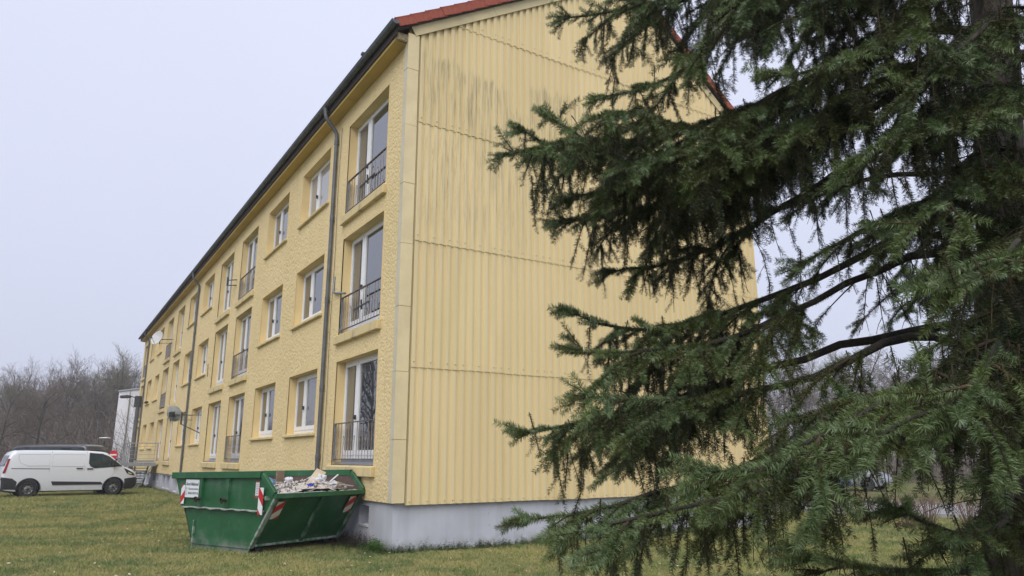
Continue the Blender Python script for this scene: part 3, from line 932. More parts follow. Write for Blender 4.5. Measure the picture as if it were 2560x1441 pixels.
# reflective hazard plates: red and white diagonals, flat print on thin plates
def make_hazard(name, flip, dirty, k=.8):
    t = NT(name); t.set(Roughness=.35)
    v = t.n('ShaderNodeTexCoord').outputs['Generated']
    sep = t.n('ShaderNodeSeparateXYZ'); t.l(v, sep.inputs[0])
    a = t.math('MULTIPLY', sep.outputs['X'], k * flip)
    b_ = t.math('ADD', t.math('MULTIPLY', sep.outputs['Z'], 2.4), a)
    fr = t.math('FRACT', t.math('ADD', t.math('MULTIPLY', b_, .5), 4.13))
    c = t.mix(t.math('GREATER_THAN', fr, .5), dirty, (.50,.018,.020))
    t.color(c); return t.m
HZ1 = make_hazard('hazard_print', 1, (.72,.74,.76)); HZ2 = make_hazard('hazard_print_mirrored', -1, (.72,.74,.76)); HZ3 = make_hazard('hazard_print_grimy', -1, (.60,.58,.50), .8)
m_ = MB(); m_.box(1.935, 2.05, .030, .034, 0.79, 1.14); m_.obj('hazard_plate', HZ1, skip)
m_ = MB(); m_.box(-.455, -.325, .054, .058, 0.68, 1.14); m_.obj('hazard_plate', HZ2, skip)
def end_plate(y0, y1, z0, z1, mat):
    m_ = MB()
    def q(y, z, o): return (y, o, z)
    sl = math.hypot(.70, 1.02)
    m_.box(0, y1 - y0, -.004, 0, 0, (z1 - z0) * sl / 1.02)
    o = m_.obj('hazard_plate', mat, skip)
    # local x -> away along the end, local z -> up the slope, y -> inwards
    up_ = Vector((-.70, 0, 1.02)).normalized(); ax = Vector((0, -1, 0)); inn = up_.cross(ax)
    o.matrix_local = Matrix(((ax.x, inn.x, up_.x, endpt(y0, z0, .052)[0]), (ax.y, inn.y, up_.y, -y0), (ax.z, inn.z, up_.z, z0), (0, 0, 0, 1)))
    return o
end_plate(.10, .27, .60, .90, HZ3); end_plate(WID - .30, WID - .13, .62, .92, HZ3)
# name plate with the firm's lettering, and the small paper label
def text_mesh(txt, size, shear=0, bold=0, align='LEFT'):
    cu = bpy.data.curves.new('lettering', 'FONT'); cu.body = txt; cu.size = size; cu.shear = shear; cu.offset = bold; cu.align_x = align
    cu.extrude = .0008; cu.resolution_u = 3
    o = bpy.data.objects.new('lettering', cu); COL.objects.link(o)
    me = bpy.data.meshes.new_from_object(o.evaluated_get(bpy.context.evaluated_depsgraph_get()))
    bpy.data.objects.remove(o); bpy.data.curves.remove(cu)
    return me
INK = simple('ink', (.012,.012,.014), None, rough=.5); INKG = simple('ink_grey', (.18,.19,.22), None, rough=.5)
tm_ = Matrix(((-1,0,0,0),(0,0,1,0),(0,1,0,0),(0,0,0,1)))   # text x -> -x local, up -> z, facing +y
def put_text(txt, x, z, size, mat, parent, y=.0445, shear=0, bold=0, width=None):
    me = text_mesh(txt, size, shear, bold); me.materials.clear(); me.materials.append(mat)
    o = link('lettering', me, parent); o.matrix_local = Matrix.Translation((x, y, z)) @ tm_
    if width:
        w_ = max(v.co.x for v in me.vertices) - min(v.co.x for v in me.vertices)
        o.scale = (width / w_, o.scale[1], o.scale[2])
    return o
np_ = MB().box(1.48, 1.91, .036, .040, .915, 1.245).obj('name_plate', simple('plate', (.70,.74,.76), None, rough=.35), skip)
put_text('Bernd Hildebrandt', 1.895, 1.135, .085, INK, np_, .0415, .35, .0008, .40)
put_text('Fuhrunternehmen', 1.81, 1.055, .060, INKG, np_, .0415, 0, .0006, .315)
put_text('03362 28 07 36', 1.81, .975, .055, INK, np_, .0415, 0, .0010, .315)
m_ = MB(); m_.box(1.845, 1.895, .0405, .042, .965, .975); m_.box(1.85, 1.856, .0405, .042, .975, 1.08); m_.box(1.884, 1.89, .0405, .042, .975, 1.08); m_.prism([(1.845,1.08),(1.87,1.10),(1.895,1.08)], 'y', .0405, .042)
m_.obj('emblem', INKG, np_)
lab = MB().box(-.27, -.17, .008, .011, .96, 1.24).obj('paper_label', simple('paper', (.66,.66,.68), None, rough=.6), skip)
m_ = MB(); m_.box(-.27, -.17, .0115, .013, 1.225, 1.24); m_.box(-.27, -.17, .0115, .013, .96, 1.0)
m_.obj('red_band', M['sign_red'], lab)
m_ = MB()
for k in range(6): m_.box(-.257, -.185, .0115, .0125, 1.03 + k * .03, 1.038 + k * .03)
m_.obj('printed_line', INKG, lab)

# contents ---------------------------------------------------------
def skp(x, y, z): return SKM @ Vector((x, -y, z))
UPC = .07          # the things lie on the heap
def heap_z(x, y):
    e = min(1, (y - .03) / .35, (WID - .03 - y) / .35)
    h_ = 1.04 + .13 * math.exp(-((x + .05) ** 2 / .5 + (y - 1.0) ** 2 / .35)) + .10 * math.exp(-((x + .1) ** 2 / .25 + (y - 1.45) ** 2 / .12))
    return h_ + .035 * mnoise.noise(Vector((x * 4, y * 4, 1))) + .02 * mnoise.noise(Vector((x * 13, y * 13, 5))) - .02 * (1 - max(0, e)) + .03 * max(0, x)
def make_rubble():
    t = NT('rubble_dust'); t.set(Roughness=.95)
    v = t.coord('world')
    c = t.mix(t.ramp(t.noise(v, 7, 5, .65), .35, .65), (.55,.49,.42), (.66,.61,.55))
    c = t.mix(t.ramp(t.noise(v, 30, 3), .52, .66), c, (.42,.37,.33))
    t.color(c); t.bump(t.noise(v, 40, 4), .8, .02); return t.m
m_ = MB(); nxh, nyh = 50, 40
vs = []; 
for j in range(nyh + 1):
    for i in range(nxh + 1):
        y = .02 + (WID - .04) * j / nyh; x = -.66 + 2.9 * i / nxh
        vs.append(skp(x, y, heap_z(x, y) - (.0 if x > -.6 else .02)))
fs = [(j*(nxh+1)+i, j*(nxh+1)+i+1, (j+1)*(nxh+1)+i+1, (j+1)*(nxh+1)+i) for j in range(nyh) for i in range(nxh)]
m_.add(vs, fs)
hp = m_.obj('rubble_heap', make_rubble(), smooth=60)
tag(hp, 'dusty beige heap of fine building rubble filling the green skip', 'rubble heap', kind='stuff')
m_ = MB()
for k in range(700):
    cx = random.gauss(.0, .22) if k < 420 else random.uniform(-.6, .6); cy = (random.gauss(.42, .16) if k < 420 else random.uniform(.1, 2.0))
    if not (.06 < cy < WID - .06 and -.62 < cx < 1.5): continue
    s_ = random.uniform(.006, .018)
    mm = Matrix.Translation(skp(cx, cy, heap_z(cx, cy) + s_ * .4)) @ Euler((random.uniform(0,6), random.uniform(0,6), random.uniform(0,6))).to_matrix().to_4x4()
    m_.box(-s_*1.5, s_*1.5, -s_, s_, -s_*.6, s_*.6, mm)
tag(m_.obj('rubble_chips', simple('chips', (.60,.57,.53), (.12,.11,.10), 9, .95, space='world', lo=.42, hi=.55)), 'pale and dark stone chips strewn over the rubble in the skip', 'rubble', kind='stuff')
WOODP = simple('pale_wood', (.60,.50,.36), (.50,.40,.28), 6, .8); WHT = simple('white_lacquer', (.74,.75,.78), (.66,.66,.68), 5, .5)
CARD = simple('cardboard', (.33,.24,.17), (.27,.19,.13), 4, .9); PLAS = simple('plaster_lump', (.66,.65,.66), (.50,.48,.47), 7, .9, .4, 30, .01)
def plank(name, label, cat, x, y, z, L_, w_, t_, yaw, pitch, mat, roll=0, group=None):
    m_ = MB(); m_.box(-L_/2, L_/2, -w_/2, w_/2, -t_/2, t_/2)
    o = m_.obj(name, mat, bevel=.003)
    o.matrix_world = Matrix.Translation(skp(x, y, z + UPC * (name != 'splinter'))) @ Matrix.Rotation(math.atan2(SL.y, SL.x) + yaw, 4, 'Z') @ Matrix.Rotation(pitch, 4, 'Y') @ Matrix.Rotation(roll, 4, 'X')
    return tag(o, label, cat, group)
plank('board', 'tall pale board sticking up out of the rubble, the highest of the boards', 'board', -.30, 1.22, 1.17, .56, .20, .018, R(-75), R(-38), WOODP, R(30))
plank('batten', 'thin white batten poking up right of the tall pale board', 'batten', -.35, 1.62, 1.16, .42, .03, .02, R(-80), R(-28), WHT)
plank('board', 'long white board sloping down to the right corner of the skip lip', 'board', -.57, 1.66, 1.075, .66, .11, .018, R(-80), R(6), WHT)
plank('board', 'short pale wood offcut behind the long white board', 'board', -.40, 1.78, 1.10, .30, .08, .02, R(-70), R(8), WOODP)
plank('board', 'flat whitish sheet lying along the front lip of the skip', 'board', -.57, .95, 1.03, .55, .16, .014, R(-88), R(1), simple('sheet', (.62,.60,.57), (.5,.47,.44), 5, .85))
plank('board', 'broken tan lath lying at the back left of the rubble', 'board', .35, 1.05, 1.11, .45, .06, .015, R(-80), R(4), WOODP)
plank('board', 'two toned flat lath in the middle of the rubble heap', 'board', .15, 1.30, 1.12, .38, .05, .015, R(-62), R(7), WOODP)
plank('cardboard_sheet', 'brown cardboard sheet standing upright at the left end of the rubble', 'cardboard', .62, 1.15, 1.20, .26, .012, .26, R(-75), 0, CARD)
def lump(name, label, cat, x, y, z, r, mat, sc=(1,1,1), seed=0, rough_=.35, n=2):
    bm = bmesh.new(); bmesh.ops.create_icosphere(bm, subdivisions=n, radius=r)
    for v in bm.verts:
        v.co *= 1 + rough_ * mnoise.noise(v.co * (1.6 / r) + Vector((seed, 0, 0))) + rough_ * .5 * mnoise.noise(v.co * (4 / r) + Vector((0, seed, 0)))
        v.co = Vector((v.co.x * sc[0], v.co.y * sc[1], v.co.z * sc[2]))
    me = bpy.data.meshes.new(name); bm.to_mesh(me); bm.free(); me.materials.append(mat)
    o = link(name, me); o.matrix_world = Matrix.Translation(skp(x, y, z + UPC)) @ Matrix.Rotation(seed, 4, 'Z')
    return tag(o, label, cat)
BLUEF = simple('blue_film', (.10,.20,.34), (.22,.32,.44), 5, .35); BLUE = simple('blue_plastic', (.012,.03,.42), None, rough=.35)
WHF = simple('white_film', (.70,.71,.75), (.52,.53,.57), 8, .35)
lump('plastic_bag', 'crumpled pale blue film bag at the left end of the skip', 'plastic bag', .55, .78, 1.10, .16, BLUEF, (1.2,1,.7), 1.3, .5, 3)
lump('plastic_bag', 'white rounded bag behind the blue film beside the cardboard', 'plastic bag', .42, 1.22, 1.13, .09, WHF, (1.2,.9,.9), 2.7, .55, 3)
lump('plastic_scrap', 'bright blue crumpled plastic scrap on the rubble by the white sheet', 'plastic scrap', -.42, 1.02, 1.085, .10, BLUE, (.5,1.1,.34), .6, .35, 3)
lump('plastic_film', 'torn white plastic film heaped in the middle of the skip', 'plastic film', -.22, 1.34, 1.13, .15, WHF, (.9,1.3,.7), 4.2, .95, 3)
lump('plaster_lump', 'white lump of broken plaster right of the torn film', 'plaster lump', -.42, 1.55, 1.08, .12, PLAS, (1,1.2,.6), 5.1, .6, 2)
lump('plaster_lump', 'small white plaster lump on the lip right of the flat sheet', 'plaster lump', -.60, 1.45, 1.05, .06, PLAS, (1,1.3,.8), 3.3, .6, 2)
for k in range(16):
    x, y = random.uniform(-.6, .2), random.uniform(1.15, 2.0)
    L_ = random.uniform(.10, .28)
    o = plank('splinter', 'thin pale splinter of wood or plaster among the debris on the right of the skip', 'splinter', x, y, heap_z(x, y) + .03, L_, random.uniform(.015, .05), .012,
              random.uniform(0, 6), random.uniform(-.35, .35), random.choice([WHT, WOODP, PLAS]), random.uniform(-.5, .5), 'splinters on the right of the rubble')

# ================================================================== VANS AND CARS
class Body:
    """lofted vehicle body: x forward, y left, z up"""
    def __init__(s, top, bot, halfw, belt, roofw, zroof, ends):
        s.top, s.bot, s.hw, s.belt, s.rw, s.zr, s.ends = top, bot, halfw, belt, roofw, zroof, ends
    def ip(s, tab, x): return float(np.interp(x, [p[0] for p in tab], [p[1] for p in tab]))
    def W(s, x, z):
        w = s.hw if z <= s.belt else s.hw + (s.rw - s.hw) * min(1.1, ((z - s.belt) / (s.zr - s.belt)) ** 1.3)
        if z < .55: w -= .05 * ((.55 - z) / .35) ** 2
        return w * s.ip(s.ends, x)
    def mesh(s, name, mat, xs):
        V, Fq = [], []
        hs = [0, .1, .22, .36, .5, .64, .78, .88, .94, .975, .995]
        cf = [1, 1, 1, 1, 1, 1, 1, .995, .965, .90, .72]
        n = 2 * len(hs) + 1
        for x in xs:
            zb, zt = s.ip(s.bot, x), s.ip(s.top, x)
            half = []
            for h_, c in zip(hs, cf):
                # corner rounding has a constant radius of about 12 cm
                z = zb + (zt - zb) * h_
                r = min(.13, (zt - zb) * .3); d = zt - z
                k = 1.0 if d > r else math.sqrt(max(0, 1 - ((r - d) / r) ** 2))
                wv = s.W(x, z)
                half.append((wv - r * .8 * (1 - k), z))
            ring = [(x, y, z) for y, z in half] + [(x, 0, zt + .012)] + [(x, -y, z) for y, z in half[::-1]]
            V += ring
        m_ = MB(); fs = []
        for i in range(len(xs) - 1):
            for k in range(n):
                k2 = (k + 1) % n
                fs.append((i*n+k, i*n+k2, (i+1)*n+k2, (i+1)*n+k))
        fs.append(tuple(range(n))); fs.append(tuple((len(xs)-1)*n + k for k in range(n-1, -1, -1)))
        m_.add(V, fs)
        return m_.mesh(name, mat)
    def patch(s, poly, side, off, name, mat, parent, th=.012, sub=None):
        """a thin panel lying on the body side; poly in (x, z)"""
        bm = bmesh.new()
        bm.faces.new([bm.verts.new((x, 0, z)) for x, z in poly])
        bmesh.ops.triangulate(bm, faces=bm.faces)
        for ax, vals in ((0, [p[0] for p in poly]), (2, [p[1] for p in poly])):
            for c_ in np.arange(math.floor(min(vals) * 10) / 10 + .013, max(vals), .10):
                no = (1, 0, 0) if ax == 0 else (0, 0, 1); co = (c_, 0, 0) if ax == 0 else (0, 0, c_)
                bmesh.ops.bisect_plane(bm, geom=bm.verts[:] + bm.edges[:] + bm.faces[:], plane_co=co, plane_no=no)
        for v in bm.verts: v.co.y = side * (s.W(v.co.x, v.co.z) + off)
        r_ = bmesh.ops.extrude_face_region(bm, geom=bm.faces[:])
        for e in r_['geom']:
            if isinstance(e, bmesh.types.BMVert): e.co.y -= side * th
        bmesh.ops.recalc_face_normals(bm, faces=bm.faces)
        me = bpy.data.meshes.new(name); bm.to_mesh(me); bm.free(); me.materials.append(mat)
        me.shade_smooth(); me.set_sharp_from_angle(angle=R(40))
        return link(name, me, parent)
    def line(s, pts, side, r, name, mat, parent, off=.001):
        m_ = MB(); m_.tube([(x, side * (s.W(x, z) + off), z) for x, z in pts], r, 4); return m_.obj(name, mat, parent)
def dense(poly, st=.12):
    out = []
    for (x0, z0), (x1, z1) in zip(poly, poly[1:] + poly[:1]):
        k = max(1, int(math.hypot(x1-x0, z1-z0) / st))
        out += [(x0 + (x1-x0)*i/k, z0 + (z1-z0)*i/k) for i in range(k)]
    return out
def bool_cut(me, cutters, mat):
    o = bpy.data.objects.new('tmp', me); COL.objects.link(o)
    cs_ = []
    for cm in cutters:
        c_ = bpy.data.objects.new('tmpc', cm); COL.objects.link(c_); cs_.append(c_)
        md = o.modifiers.new('b', 'BOOLEAN'); md.operation = 'DIFFERENCE'; md.object = c_; md.solver = 'EXACT'
    me2 = bpy.data.meshes.new_from_object(o.evaluated_get(bpy.context.evaluated_depsgraph_get()))
    for q in cs_ + [o]: bpy.data.objects.remove(q)
    me2.materials.clear(); me2.materials.append(mat)
    return me2
def wheel_meshes(rad, wid, tag_=''):
    m_ = MB(); m_.lathe([(rad*.62, -wid/2), (rad*.93, -wid/2), (rad, -wid*.32), (rad, wid*.32), (rad*.93, wid/2), (rad*.62, wid/2), (rad*.60, wid*.3), (rad*.60, -wid*.3), (rad*.62, -wid/2)], 28, 'y')
    ty = m_.mesh('tyre', M['rubber'], 40)
    m_ = MB(); m_.lathe([(rad*.60, wid*.40), (rad*.57, wid*.44), (rad*.53, wid*.30), (rad*.42, wid*.22), (rad*.40, wid*.30), (rad*.22, wid*.40), (0, wid*.40)], 28, 'y')
    rim_ = m_.mesh('rim', simple('steel_rim' + tag_, (.34,.35,.36), (.28,.28,.29), 6, .35, metal=.7), 30)
    m_ = MB()
    for k in range(8):
        a = k * math.pi / 4
        m_.lathe([(.028, wid*.36), (.028, wid*.375), (0, wid*.375)], 8, 'y', Matrix.Translation((rad*.47*math.cos(a), 0, rad*.47*math.sin(a))))
    m_.lathe([(rad*.16, wid*.405), (rad*.13, wid*.46), (0, wid*.47)], 12, 'y')
    for k in range(5):
        a = k * 2 * math.pi / 5
        m_.lathe([(.02, wid*.40), (.02, wid*.44), (0, wid*.44)], 6, 'y', Matrix.Translation((rad*.26*math.cos(a), 0, rad*.26*math.sin(a))))
    hub = m_.mesh('hub', M['plastic_trim'])
    return ty, rim_, hub
def add_wheels(veh, xr, xf, yw, rad, wid, tag_=''):
    ty, ri, hu = wheel_meshes(rad, wid, tag_)
    for x in (xr, xf):
        for sd_ in (1, -1):
            w = empty('wheel', (x, sd_ * yw, rad)); w.parent = veh
            if sd_ < 0: w.rotation_euler = (0, 0, math.pi)
            link('tyre', ty, w); link('rim', ri, w); link('hub', hu, w)
def cyl(x, z, r, y0, y1):
    m_ = MB(); m_.lathe([(r, y0), (r, y1)], 32, 'y', Matrix.Translation((x, 0, z)))
    m_.f.append(tuple(range(31, -1, -1))); m_.f.append(tuple(32 + k for k in range(32)))
    return m_.mesh('cut')
def make_van(name, label, loc, rz, paint, dark, hs=1.0, ls=1.0):
    van = empty(name, loc, rz, label, 'van')
    WBX = 3.30
    top = [(-1.03,.62),(-1.0,.95),(-.93,1.30),(-.80,1.75),(-.70,1.90),(-.55,1.965),(-.2,1.98),(1.2,1.985),(2.3,1.965),(2.75,1.93),(2.95,1.87),(3.55,1.36),(3.72,1.25),(4.05,1.13),(4.25,.98),(4.33,.80),(4.36,.60)]
    top = [(x, z if z < 1.0 else 1.0 + (z - 1.0) * hs) for x, z in top]
    bot = [(-1.03,.42),(-.85,.32),(-.5,.27),(3.7,.25),(4.15,.27),(4.36,.36)]
    ends = [(-1.03,.93),(-.9,.985),(-.6,1),(3.3,1),(3.8,.965),(4.1,.90),(4.27,.78),(4.36,.60)]
    B = Body(top, bot, .985, 1.22, .845, 1.98 * hs, ends)
    xs = sorted(set([p[0] for p in top] + list(np.arange(-.9, 4.3, .2)) + [4.15, 4.30, 4.345, 3.8, 3.9]))
    me = B.mesh('body', paint, xs)
    cut = [cyl(x, .36, .43, y0, y1) for x in (0, WBX) for y0, y1 in ((.60, 1.2), (-1.2, -.60))]
    me = bool_cut(me, cut, paint)
    me.shade_smooth(); me.set_sharp_from_angle(angle=R(32))
    link('body', me, van)
    m_ = MB()
    for x in (0, WBX):
        for sd_ in (1, -1):
            r0, r1 = .428, .455
            m_2 = []
            for k in range(19):
                a = math.pi * (-.05 + 1.1 * k / 18)
                m_2.append((x + .44 * math.cos(a), sd_ * (B.W(x, .6) + .004), .36 + .44 * math.sin(a)))
            m_.tube(m_2, .018, 5)
            m_.lathe([(.425, .59 * sd_), (.425, .96 * sd_)], 24, 'y', Matrix.Translation((x, 0, .36)))
    m_.obj('wheel_arch', M['plastic_trim'], van, fix=False)
    for sd_ in (1, -1):
        zt = 1.86 if hs == 1 else 1.0 + .86 * hs
        zt_ = lambda z: z if z < 1 else 1 + (z - 1) * hs
        if dark:
            win = [(-.72,1.28),(2.05,1.28),(2.05,1.84),(-.62,1.84)]
            B.patch(dense([(x, zt_(z)) for x, z in win]), sd_, .004, 'side_window', M['car_glass'], van)
        else:
            # pressed panels: recessed outline lines around the load bay
            B.line([(-.48,1.80),(.68,1.80),(.68,1.10+.22),(-.12,1.32),(-.40,1.45),(-.48,1.62),(-.48,1.80)], sd_, .007, 'panel_seam', M['panel_line'], van)
            B.line([(.78,1.80),(2.03,1.80),(2.03,1.28),(.78,1.30),(.78,1.80)], sd_, .006, 'panel_seam', M['panel_line'], van)
            B.line([(-.70,1.215),(.70,1.19)], sd_, .013, 'slide_rail', M['plastic_trim'], van)
            B.line([(.74,1.95),(.70,1.2),(.69,.30)], sd_, .006, 'door_seam', M['panel_line'], van)
            B.line([(2.10,1.93),(2.06,1.2),(1.98,.30)], sd_, .006, 'door_seam', M['panel_line'], van)
            B.line([(3.28,1.24),(3.26,1.0),(3.17,.80)], sd_, .006, 'door_seam', M['panel_line'], van)
        fw_ = [(2.20,1.88),(2.72,1.84),(3.00,1.73),(3.60,1.28),(2.44,1.20),(2.27,1.29),(2.20,1.42)]
        B.patch(dense([(x, zt_(z)) for x, z in fw_], .15), sd_, .010, 'window_seal', M['plastic_trim'], van, .02)
        g1 = [(2.24,1.85),(2.68,1.82),(2.68,1.25),(2.46,1.235),(2.31,1.31),(2.24,1.44)]
        g2 = [(2.73,1.81),(2.97,1.71),(3.42,1.38),(3.36,1.29),(2.73,1.25)]
        for g in (g1, g2): B.patch(dense([(x, zt_(z)) for x, z in g], .15), sd_, .016, 'front_window', M['car_glass'], van, .01)
        B.patch(dense([(.82,.66),(2.76,.60),(2.86,.49),(.88,.50)], .2), sd_, .022, 'side_moulding', M['plastic_trim'], van, .03)
        for hx, hz in ((1.85, 1.20), (2.27, 1.18)):
            B.patch(dense([(hx-.12,hz-.02),(hx+.12,hz-.025),(hx+.12,hz+.02),(hx-.12,hz+.025)], .1), sd_, .035, 'door_handle', M['plastic_trim'], van, .04)
        # mirror
        m_ = MB(); y = sd_ * (B.W(3.2, 1.35) + .14)
        m_.box(3.13, 3.27, y - .09, y + .09, 1.30, 1.55); m_.box(3.17, 3.24, y - sd_ * .2, y - sd_ * .07, 1.30, 1.36)
        m_.obj('mirror', M['plastic_trim'], van, bevel=.03)
        # headlight and tail light
        hl = [(3.66,1.20),(3.80,1.145),(4.12,.97),(4.20,.86),(3.98,.88),(3.82,.96)]
        hl_o = B.patch(dense(hl, .1), sd_, .012, 'headlight', M['head_lamp'], van, .03)
        B.patch(dense([(3.86,1.03),(4.02,.97),(4.06,.90),(3.90,.93)], .1), sd_, .016, 'reflector', M['lamp_clear'], hl_o, .01)
        B.patch(dense([(-.86,1.62),(-.78,1.62),(-.90,1.02),(-.99,1.02)], .1), sd_, .012, 'tail_light', M['tail_red'], van, .03)
        # lower black bumpers
        B.patch(dense([(-1.02,.86),(-.62,.80),(-.44,.66),(-.46,.34),(-.98,.36)], .12), sd_, .010, 'rear_bumper', M['plastic_trim'], van, .03)
        B.patch(dense([(3.74,.72),(3.95,.76),(4.30,.78),(4.345,.6),(4.33,.38),(4.12,.27),(3.77,.26)], .1), sd_, .012, 'front_bumper', M['plastic_trim'], van, .03)
    # nose, grille, windscreen, rear window
    m_ = MB(); m_.box(4.30, 4.385, -.60, .60, .34, .76); m_.obj('front_bumper', M['plastic_trim'], van, bevel=.05)
    m_ = MB(); m_.box(-1.06, -.98, -.90, .90, .34, .80); m_.obj('rear_bumper', M['plastic_trim'], van, bevel=.03)
    m_ = MB(); vs = []
    for x, w_ in ((3.06, .74), (3.60, .86)):
        z = B.ip(B.top, x) + .022
        vs += [(x, -w_, z - .02), (x, 0, z), (x, w_, z - .02)]
    m_.add(vs, [(0,1,4,3),(1,2,5,4)]); m_.obj('windscreen', M['car_glass'], van)
    m_ = MB(); m_.bar((3.60, -.8, B.ip(B.top, 3.60) + .03), (3.62, .8, B.ip(B.top, 3.62) + .03), .05, .03); m_.obj('wiper_cowl', M['plastic_trim'], van)
    m_ = MB(); vs = []
    for x in (-.78, -.92): vs += [(x - .03, -.68, B.ip(B.top, x) - .02), (x - .03, .68, B.ip(B.top, x) - .02)]
    m_.add(vs, [(0,1,3,2)]); m_.obj('rear_window', M['car_glass'], van)
    m_ = MB(); m_.box(-1.075, -1.065, -.26, .26, .62, .73); m_.obj('number_plate', M['sign_white'], van)
    add_wheels(van, 0, WBX, .86, .345, .22, name)
    m_ = MB(); m_.box(-.7, 3.9, -.75, .75, .22, .30); m_.obj('underbody', M['black'], van)
    return van
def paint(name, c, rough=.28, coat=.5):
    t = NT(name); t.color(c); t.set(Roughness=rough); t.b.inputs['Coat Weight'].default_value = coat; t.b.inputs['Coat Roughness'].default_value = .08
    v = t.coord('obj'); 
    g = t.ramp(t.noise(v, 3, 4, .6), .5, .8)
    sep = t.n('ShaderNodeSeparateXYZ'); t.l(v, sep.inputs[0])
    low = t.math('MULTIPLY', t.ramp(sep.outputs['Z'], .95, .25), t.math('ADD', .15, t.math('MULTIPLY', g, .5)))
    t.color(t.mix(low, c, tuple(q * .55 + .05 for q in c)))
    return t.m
M['panel_line'] = simple('panel_line', (.40,.40,.42), None, rough=.6)
M['head_lamp'] = simple('head_lamp', (.035,.035,.035), None, rough=.12)
M['lamp_clear'] = simple('lamp_clear', (.55,.53,.47), None, rough=.1)
M['tail_red'] = simple('tail_red', (.30,.02,.02), None, rough=.15)
rw_, fw2 = Vector((-.6487 * 32, 32, 0)), Vector((-.5356 * 34.2, 34.2, 0))
hd = math.atan2(fw2.y - rw_.y, fw2.x - rw_.x)
side_off = Vector((-math.sin(hd), math.cos(hd), 0)) * .9
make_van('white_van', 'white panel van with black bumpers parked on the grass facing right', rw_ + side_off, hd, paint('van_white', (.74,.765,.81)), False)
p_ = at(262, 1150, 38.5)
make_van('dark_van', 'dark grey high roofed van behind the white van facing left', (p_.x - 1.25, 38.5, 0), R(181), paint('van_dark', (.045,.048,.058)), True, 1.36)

def make_car(name, label, loc, rz, col):
    car = empty(name, loc, rz, label, 'car', None)
    top = [(-.80,.70),(-.76,.98),(-.55,1.05),(-.1,1.36),(.35,1.46),(1.0,1.46),(1.5,1.36),(2.2,1.0),(2.9,.93),(3.25,.80),(3.38,.62)]
    bot = [(-.80,.40),(-.5,.24),(2.9,.22),(3.38,.34)]
    ends = [(-.80,.80),(-.6,.95),(0,1),(2.5,1),(3.0,.93),(3.25,.82),(3.38,.62)]
    B = Body(top, bot, .87, .92, .64, 1.46, ends)
    xs = sorted(set([p[0] for p in top] + list(np.arange(-.6, 3.3, .2))))
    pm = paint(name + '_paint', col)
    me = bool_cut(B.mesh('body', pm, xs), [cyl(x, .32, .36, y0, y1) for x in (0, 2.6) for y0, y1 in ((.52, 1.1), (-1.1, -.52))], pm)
    me.shade_smooth(); me.set_sharp_from_angle(angle=R(35)); link('body', me, car)
    for sd_ in (1, -1):
        B.patch(dense([(-.35,1.0),(.05,1.30),(.40,1.38),(.82,1.38),(.82,.98)], .12), sd_, .006, 'rear_window', M['car_glass'], car)
        B.patch(dense([(.90,1.38),(1.25,1.36),(1.75,1.06),(1.80,.98),(.90,.98)], .12), sd_, .006, 'front_window', M['car_glass'], car)
        B.patch(dense([(2.95,.86),(3.22,.78),(3.26,.66),(3.0,.68)], .1), sd_, .008, 'headlight', M['lamp_clear'], car)
        B.patch(dense([(-.74,.92),(-.58,.94),(-.60,.72),(-.76,.72)], .1), sd_, .008, 'tail_light', M['tail_red'], car)
    m_ = MB(); m_.add([(1.55,-.60,B.ip(top,1.55)+.02),(1.55,.60,B.ip(top,1.55)+.02),(2.15,.72,B.ip(top,2.15)+.02),(2.15,-.72,B.ip(top,2.15)+.02)], [(0,1,2,3)]); m_.obj('windscreen', M['car_glass'], car)
    add_wheels(car, 0, 2.6, .78, .31, .19, name)
    return car
make_car('blue_car', 'blue parked car glimpsed through the spruce beyond the gable', (14.4, 39.5, 0), R(-52), (.02,.045,.18))
make_car('silver_car', 'silver grey parked car glimpsed through the spruce by the road', (16.9, 40.5, 0), R(-45), (.30,.32,.35))

# ================================================================== STREET FURNITURE, DISHES, STAIRS
lp = at(325, 1180, 44)
lamp = empty('street_lamp', (lp.x, 44, 0), 0, 'tall dark grey street lamp standing in front of the pale block', 'street lamp')
hgt = 5.25
m_ = MB(); m_.tube([(0,0,0),(0,0,1.0),(0,0,1.05),(0,0,hgt)], [.15,.15,.125,.11], 12); m_.obj('pole', M['concrete_pole'], lamp, smooth=40)
m_ = MB(); m_.box(-.20, .17, -.12, .12, hgt - .62, hgt + .06); m_.obj('bracket', M['dark_metal'], lamp, bevel=.03)
m_ = MB(); m_.bar((-.18, 0, hgt - .05), (-.52, 0, hgt + .06), .05, .05); m_.obj('arm', M['dark_metal'], lamp)
m_ = MB(); m_.prism([(-1.12,-.06),(-1.08,.06),(-.62,.10),(-.48,.04),(-.50,-.04),(-.62,-.08),(-1.02,-.10)], 'y', -.13, .13)
m_.obj('lamp_head', M['dark_metal'], lamp, bevel=.02, loc=(0, 0, hgt + .02))
p_ = at(262, 1097, 62)
pl_ = empty('park_lamp', (p_.x, 62, 0), 0, 'small distant park lamp with flat white top above the dark van', 'street lamp')
MB().tube([(0,0,0),(0,0,p_.z - .12)], .05, 8).obj('pole', M['dark_metal'], pl_)
MB().lathe([(.0,.14),(.42,.10),(.44,.05),(.0,.05)], 16, 'z').obj('lamp_shade', M['sign_white'], pl_, loc=(0,0,p_.z))
MB().lathe([(.0,-.16),(.20,-.14),(.26,.03),(.0,.03)], 12, 'z').obj('lamp_glass', M['grey_board'], pl_, loc=(0,0,p_.z))
p_ = at(284, 1137, 52)
sg = empty('no_entry_sign', (p_.x, 52, 0), R(4), 'round red no entry sign on a post above the bonnet of the white van', 'traffic sign')
MB().tube([(0,.04,0),(0,.04,p_.z + .36)], .035, 8).obj('post', M['galvanised'], sg)
